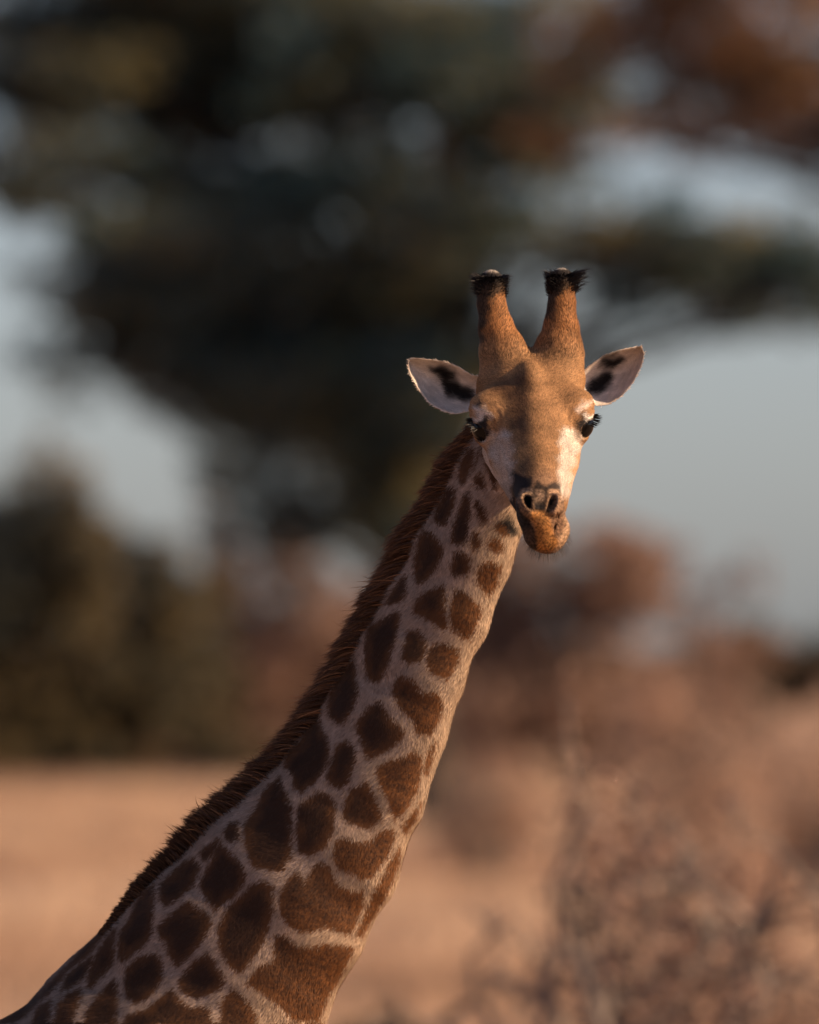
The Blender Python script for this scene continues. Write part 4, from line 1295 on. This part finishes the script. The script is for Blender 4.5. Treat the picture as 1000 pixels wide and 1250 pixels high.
def hair_mat(name, transl):
    m, t, out = material(name)
    b = node(t, 'ShaderNodeBsdfPrincipled', in_Roughness=0.5)
    b.inputs['Specular IOR Level'].default_value = 0.25
    ac = node(t, 'ShaderNodeAttribute', attribute_name='coat')
    tr = node(t, 'ShaderNodeBsdfTranslucent'); ms = node(t, 'ShaderNodeMixShader'); ms.inputs[0].default_value = transl
    t.links.new(ac.outputs['Color'], b.inputs['Base Color']); t.links.new(ac.outputs['Color'], tr.inputs[0])
    t.links.new(b.outputs[0], ms.inputs[1]); t.links.new(tr.outputs[0], ms.inputs[2]); t.links.new(ms.outputs[0], out.inputs[0])
    return m


MANEM = hair_mat('mane_hair', 0.5)
BLACKH = hair_mat('black_hair', 0.1)
strands('mane', root, d0, d1, L, rng.uniform(0.0011, 0.0022, NM), mc, np.zeros(NM), nor3, side=sd_, segs=4, mat=MANEM, use_n=False)

# black tufts round the ossicone tops
for k, (c, d) in enumerate((((600, 349), -68), ((685, 346), -70))):
    n = 2600
    an = rng.random(n) * 2 * math.pi
    hh = 10 - 27 * rng.random(n) ** 1.5
    rad = 14.0
    out3 = np.stack([np.cos(an), np.sin(an), 0 * an], 1)
    root = I(np.full(n, c[0]), np.full(n, c[1]), np.full(n, d)) + out3 * rad / SC + np.array([0, 0, 1]) * (hh / SC)[:, None]
    tufty = 1 + 0.55 * (np.abs(np.cos(an * 0.5 + (0.0 if k else 1.57))) > 0.93) + 0.45 * (np.sin(an * 3 + k * 2) > 0.7)
    d0 = norm(out3 * (0.45 + 0.03 * (hh + 14))[:, None] + np.array([0, 0, 0.9]) + rng.normal(size=(n, 3)) * 0.2)
    d1 = norm(out3 * 1.0 + np.array([0, 0, 0.05 if k else -0.1]) + rng.normal(size=(n, 3)) * 0.25)
    strands('ossicone_tuft', root, d0, d1, rng.uniform(4, 11, n) / SC * tufty * (1 + 0.45 * np.sin(an * 5 + 1) * np.sin(an * 2 + k)), 0.0017, np.tile([0.016, 0.014, 0.016], (n, 1)) * rng.uniform(0.6, 1.6, (n, 1)), np.zeros(n), out3,
            side=norm(np.cross(d0, rng.normal(size=(n, 3)))), segs=3, mat=BLACKH, use_n=False)

# eyes, lashes, whiskers
EYEM, t, out = material('dark_wet_eye')
b = node(t, 'ShaderNodeBsdfPrincipled', in_Roughness=0.12)
b.inputs['Base Color'].default_value = (0.006, 0.005, 0.005, 1)
b.inputs['Specular IOR Level'].default_value = 0.16
t.links.new(b.outputs[0], out.inputs[0])
for i, e in enumerate(EYE):
    bm = bmesh.new()
    bmesh.ops.create_uvsphere(bm, u_segments=40, v_segments=24, radius=18.5 / SC)
    me = bpy.data.meshes.new('eye'); bm.to_mesh(me); bm.free()
    me.polygons.foreach_set('use_smooth', np.ones(len(me.polygons), bool))
    me.materials.append(EYEM)
    o = bpy.data.objects.new('eye', me); col.objects.link(o)
    o.location = e; keep_world(o, gir)
    sgn = -1 if i == 0 else 1
    n = 120
    la = rng.uniform(-0.5, 0.9, n)
    # upper lid rim, an arc over the eyeball
    loc = np.stack([sgn * (57 + 17 * np.cos(la * 0.9)), 9 + 16 * la, 8.5 + 3 * np.cos(la * 1.5) + rng.normal(size=n) * 0.6], 1)
    root = HO + (HM @ loc.T).T / SC
    oh = np.stack([sgn * (0.9 + 0 * la), 0.55 * la + 0.35, -0.05 + 0 * la], 1)
    d0 = norm((HM @ oh.T).T + rng.normal(size=(n, 3)) * 0.10)
    d1 = norm((HM @ (oh + np.array([0, 0, 0.25])).T).T + rng.normal(size=(n, 3)) * 0.10)
    strands('eyelash', root, d0, d1, rng.uniform(7, 14, n) / SC * (1 - 0.3 * np.abs(la - 0.2)), 0.0012, np.tile([0.012, 0.01, 0.01], (n, 1)), np.zeros(n), d0,
            side=norm(np.cross(d0, rng.normal(size=(n, 3)))), segs=3, mat=BLACKH, use_n=False)

vn_h = to_head(ALLV[:len(BV)])
chin = np.where((vn_h[:, 1] > 140) & (vn_h[:, 2] < -52) & (headness > 0.6))[0]
n = 900
ci = rng.choice(chin, n)
d0 = norm(VN[ci] + np.array([0, -0.2, -0.5]) + rng.normal(size=(n, 3)) * 0.2)
d1 = norm(VN[ci] * 0.6 + np.array([0, 0, -0.9]) + rng.normal(size=(n, 3)) * 0.25)
strands('whisker', ALLV[ci], d0, d1, rng.uniform(4, 17, n) / SC, 0.00032, np.tile([0.05, 0.035, 0.028], (n, 1)), np.zeros(n), d0,
        side=norm(np.cross(d0, rng.normal(size=(n, 3)))), segs=3, mat=BLACKH, use_n=False)
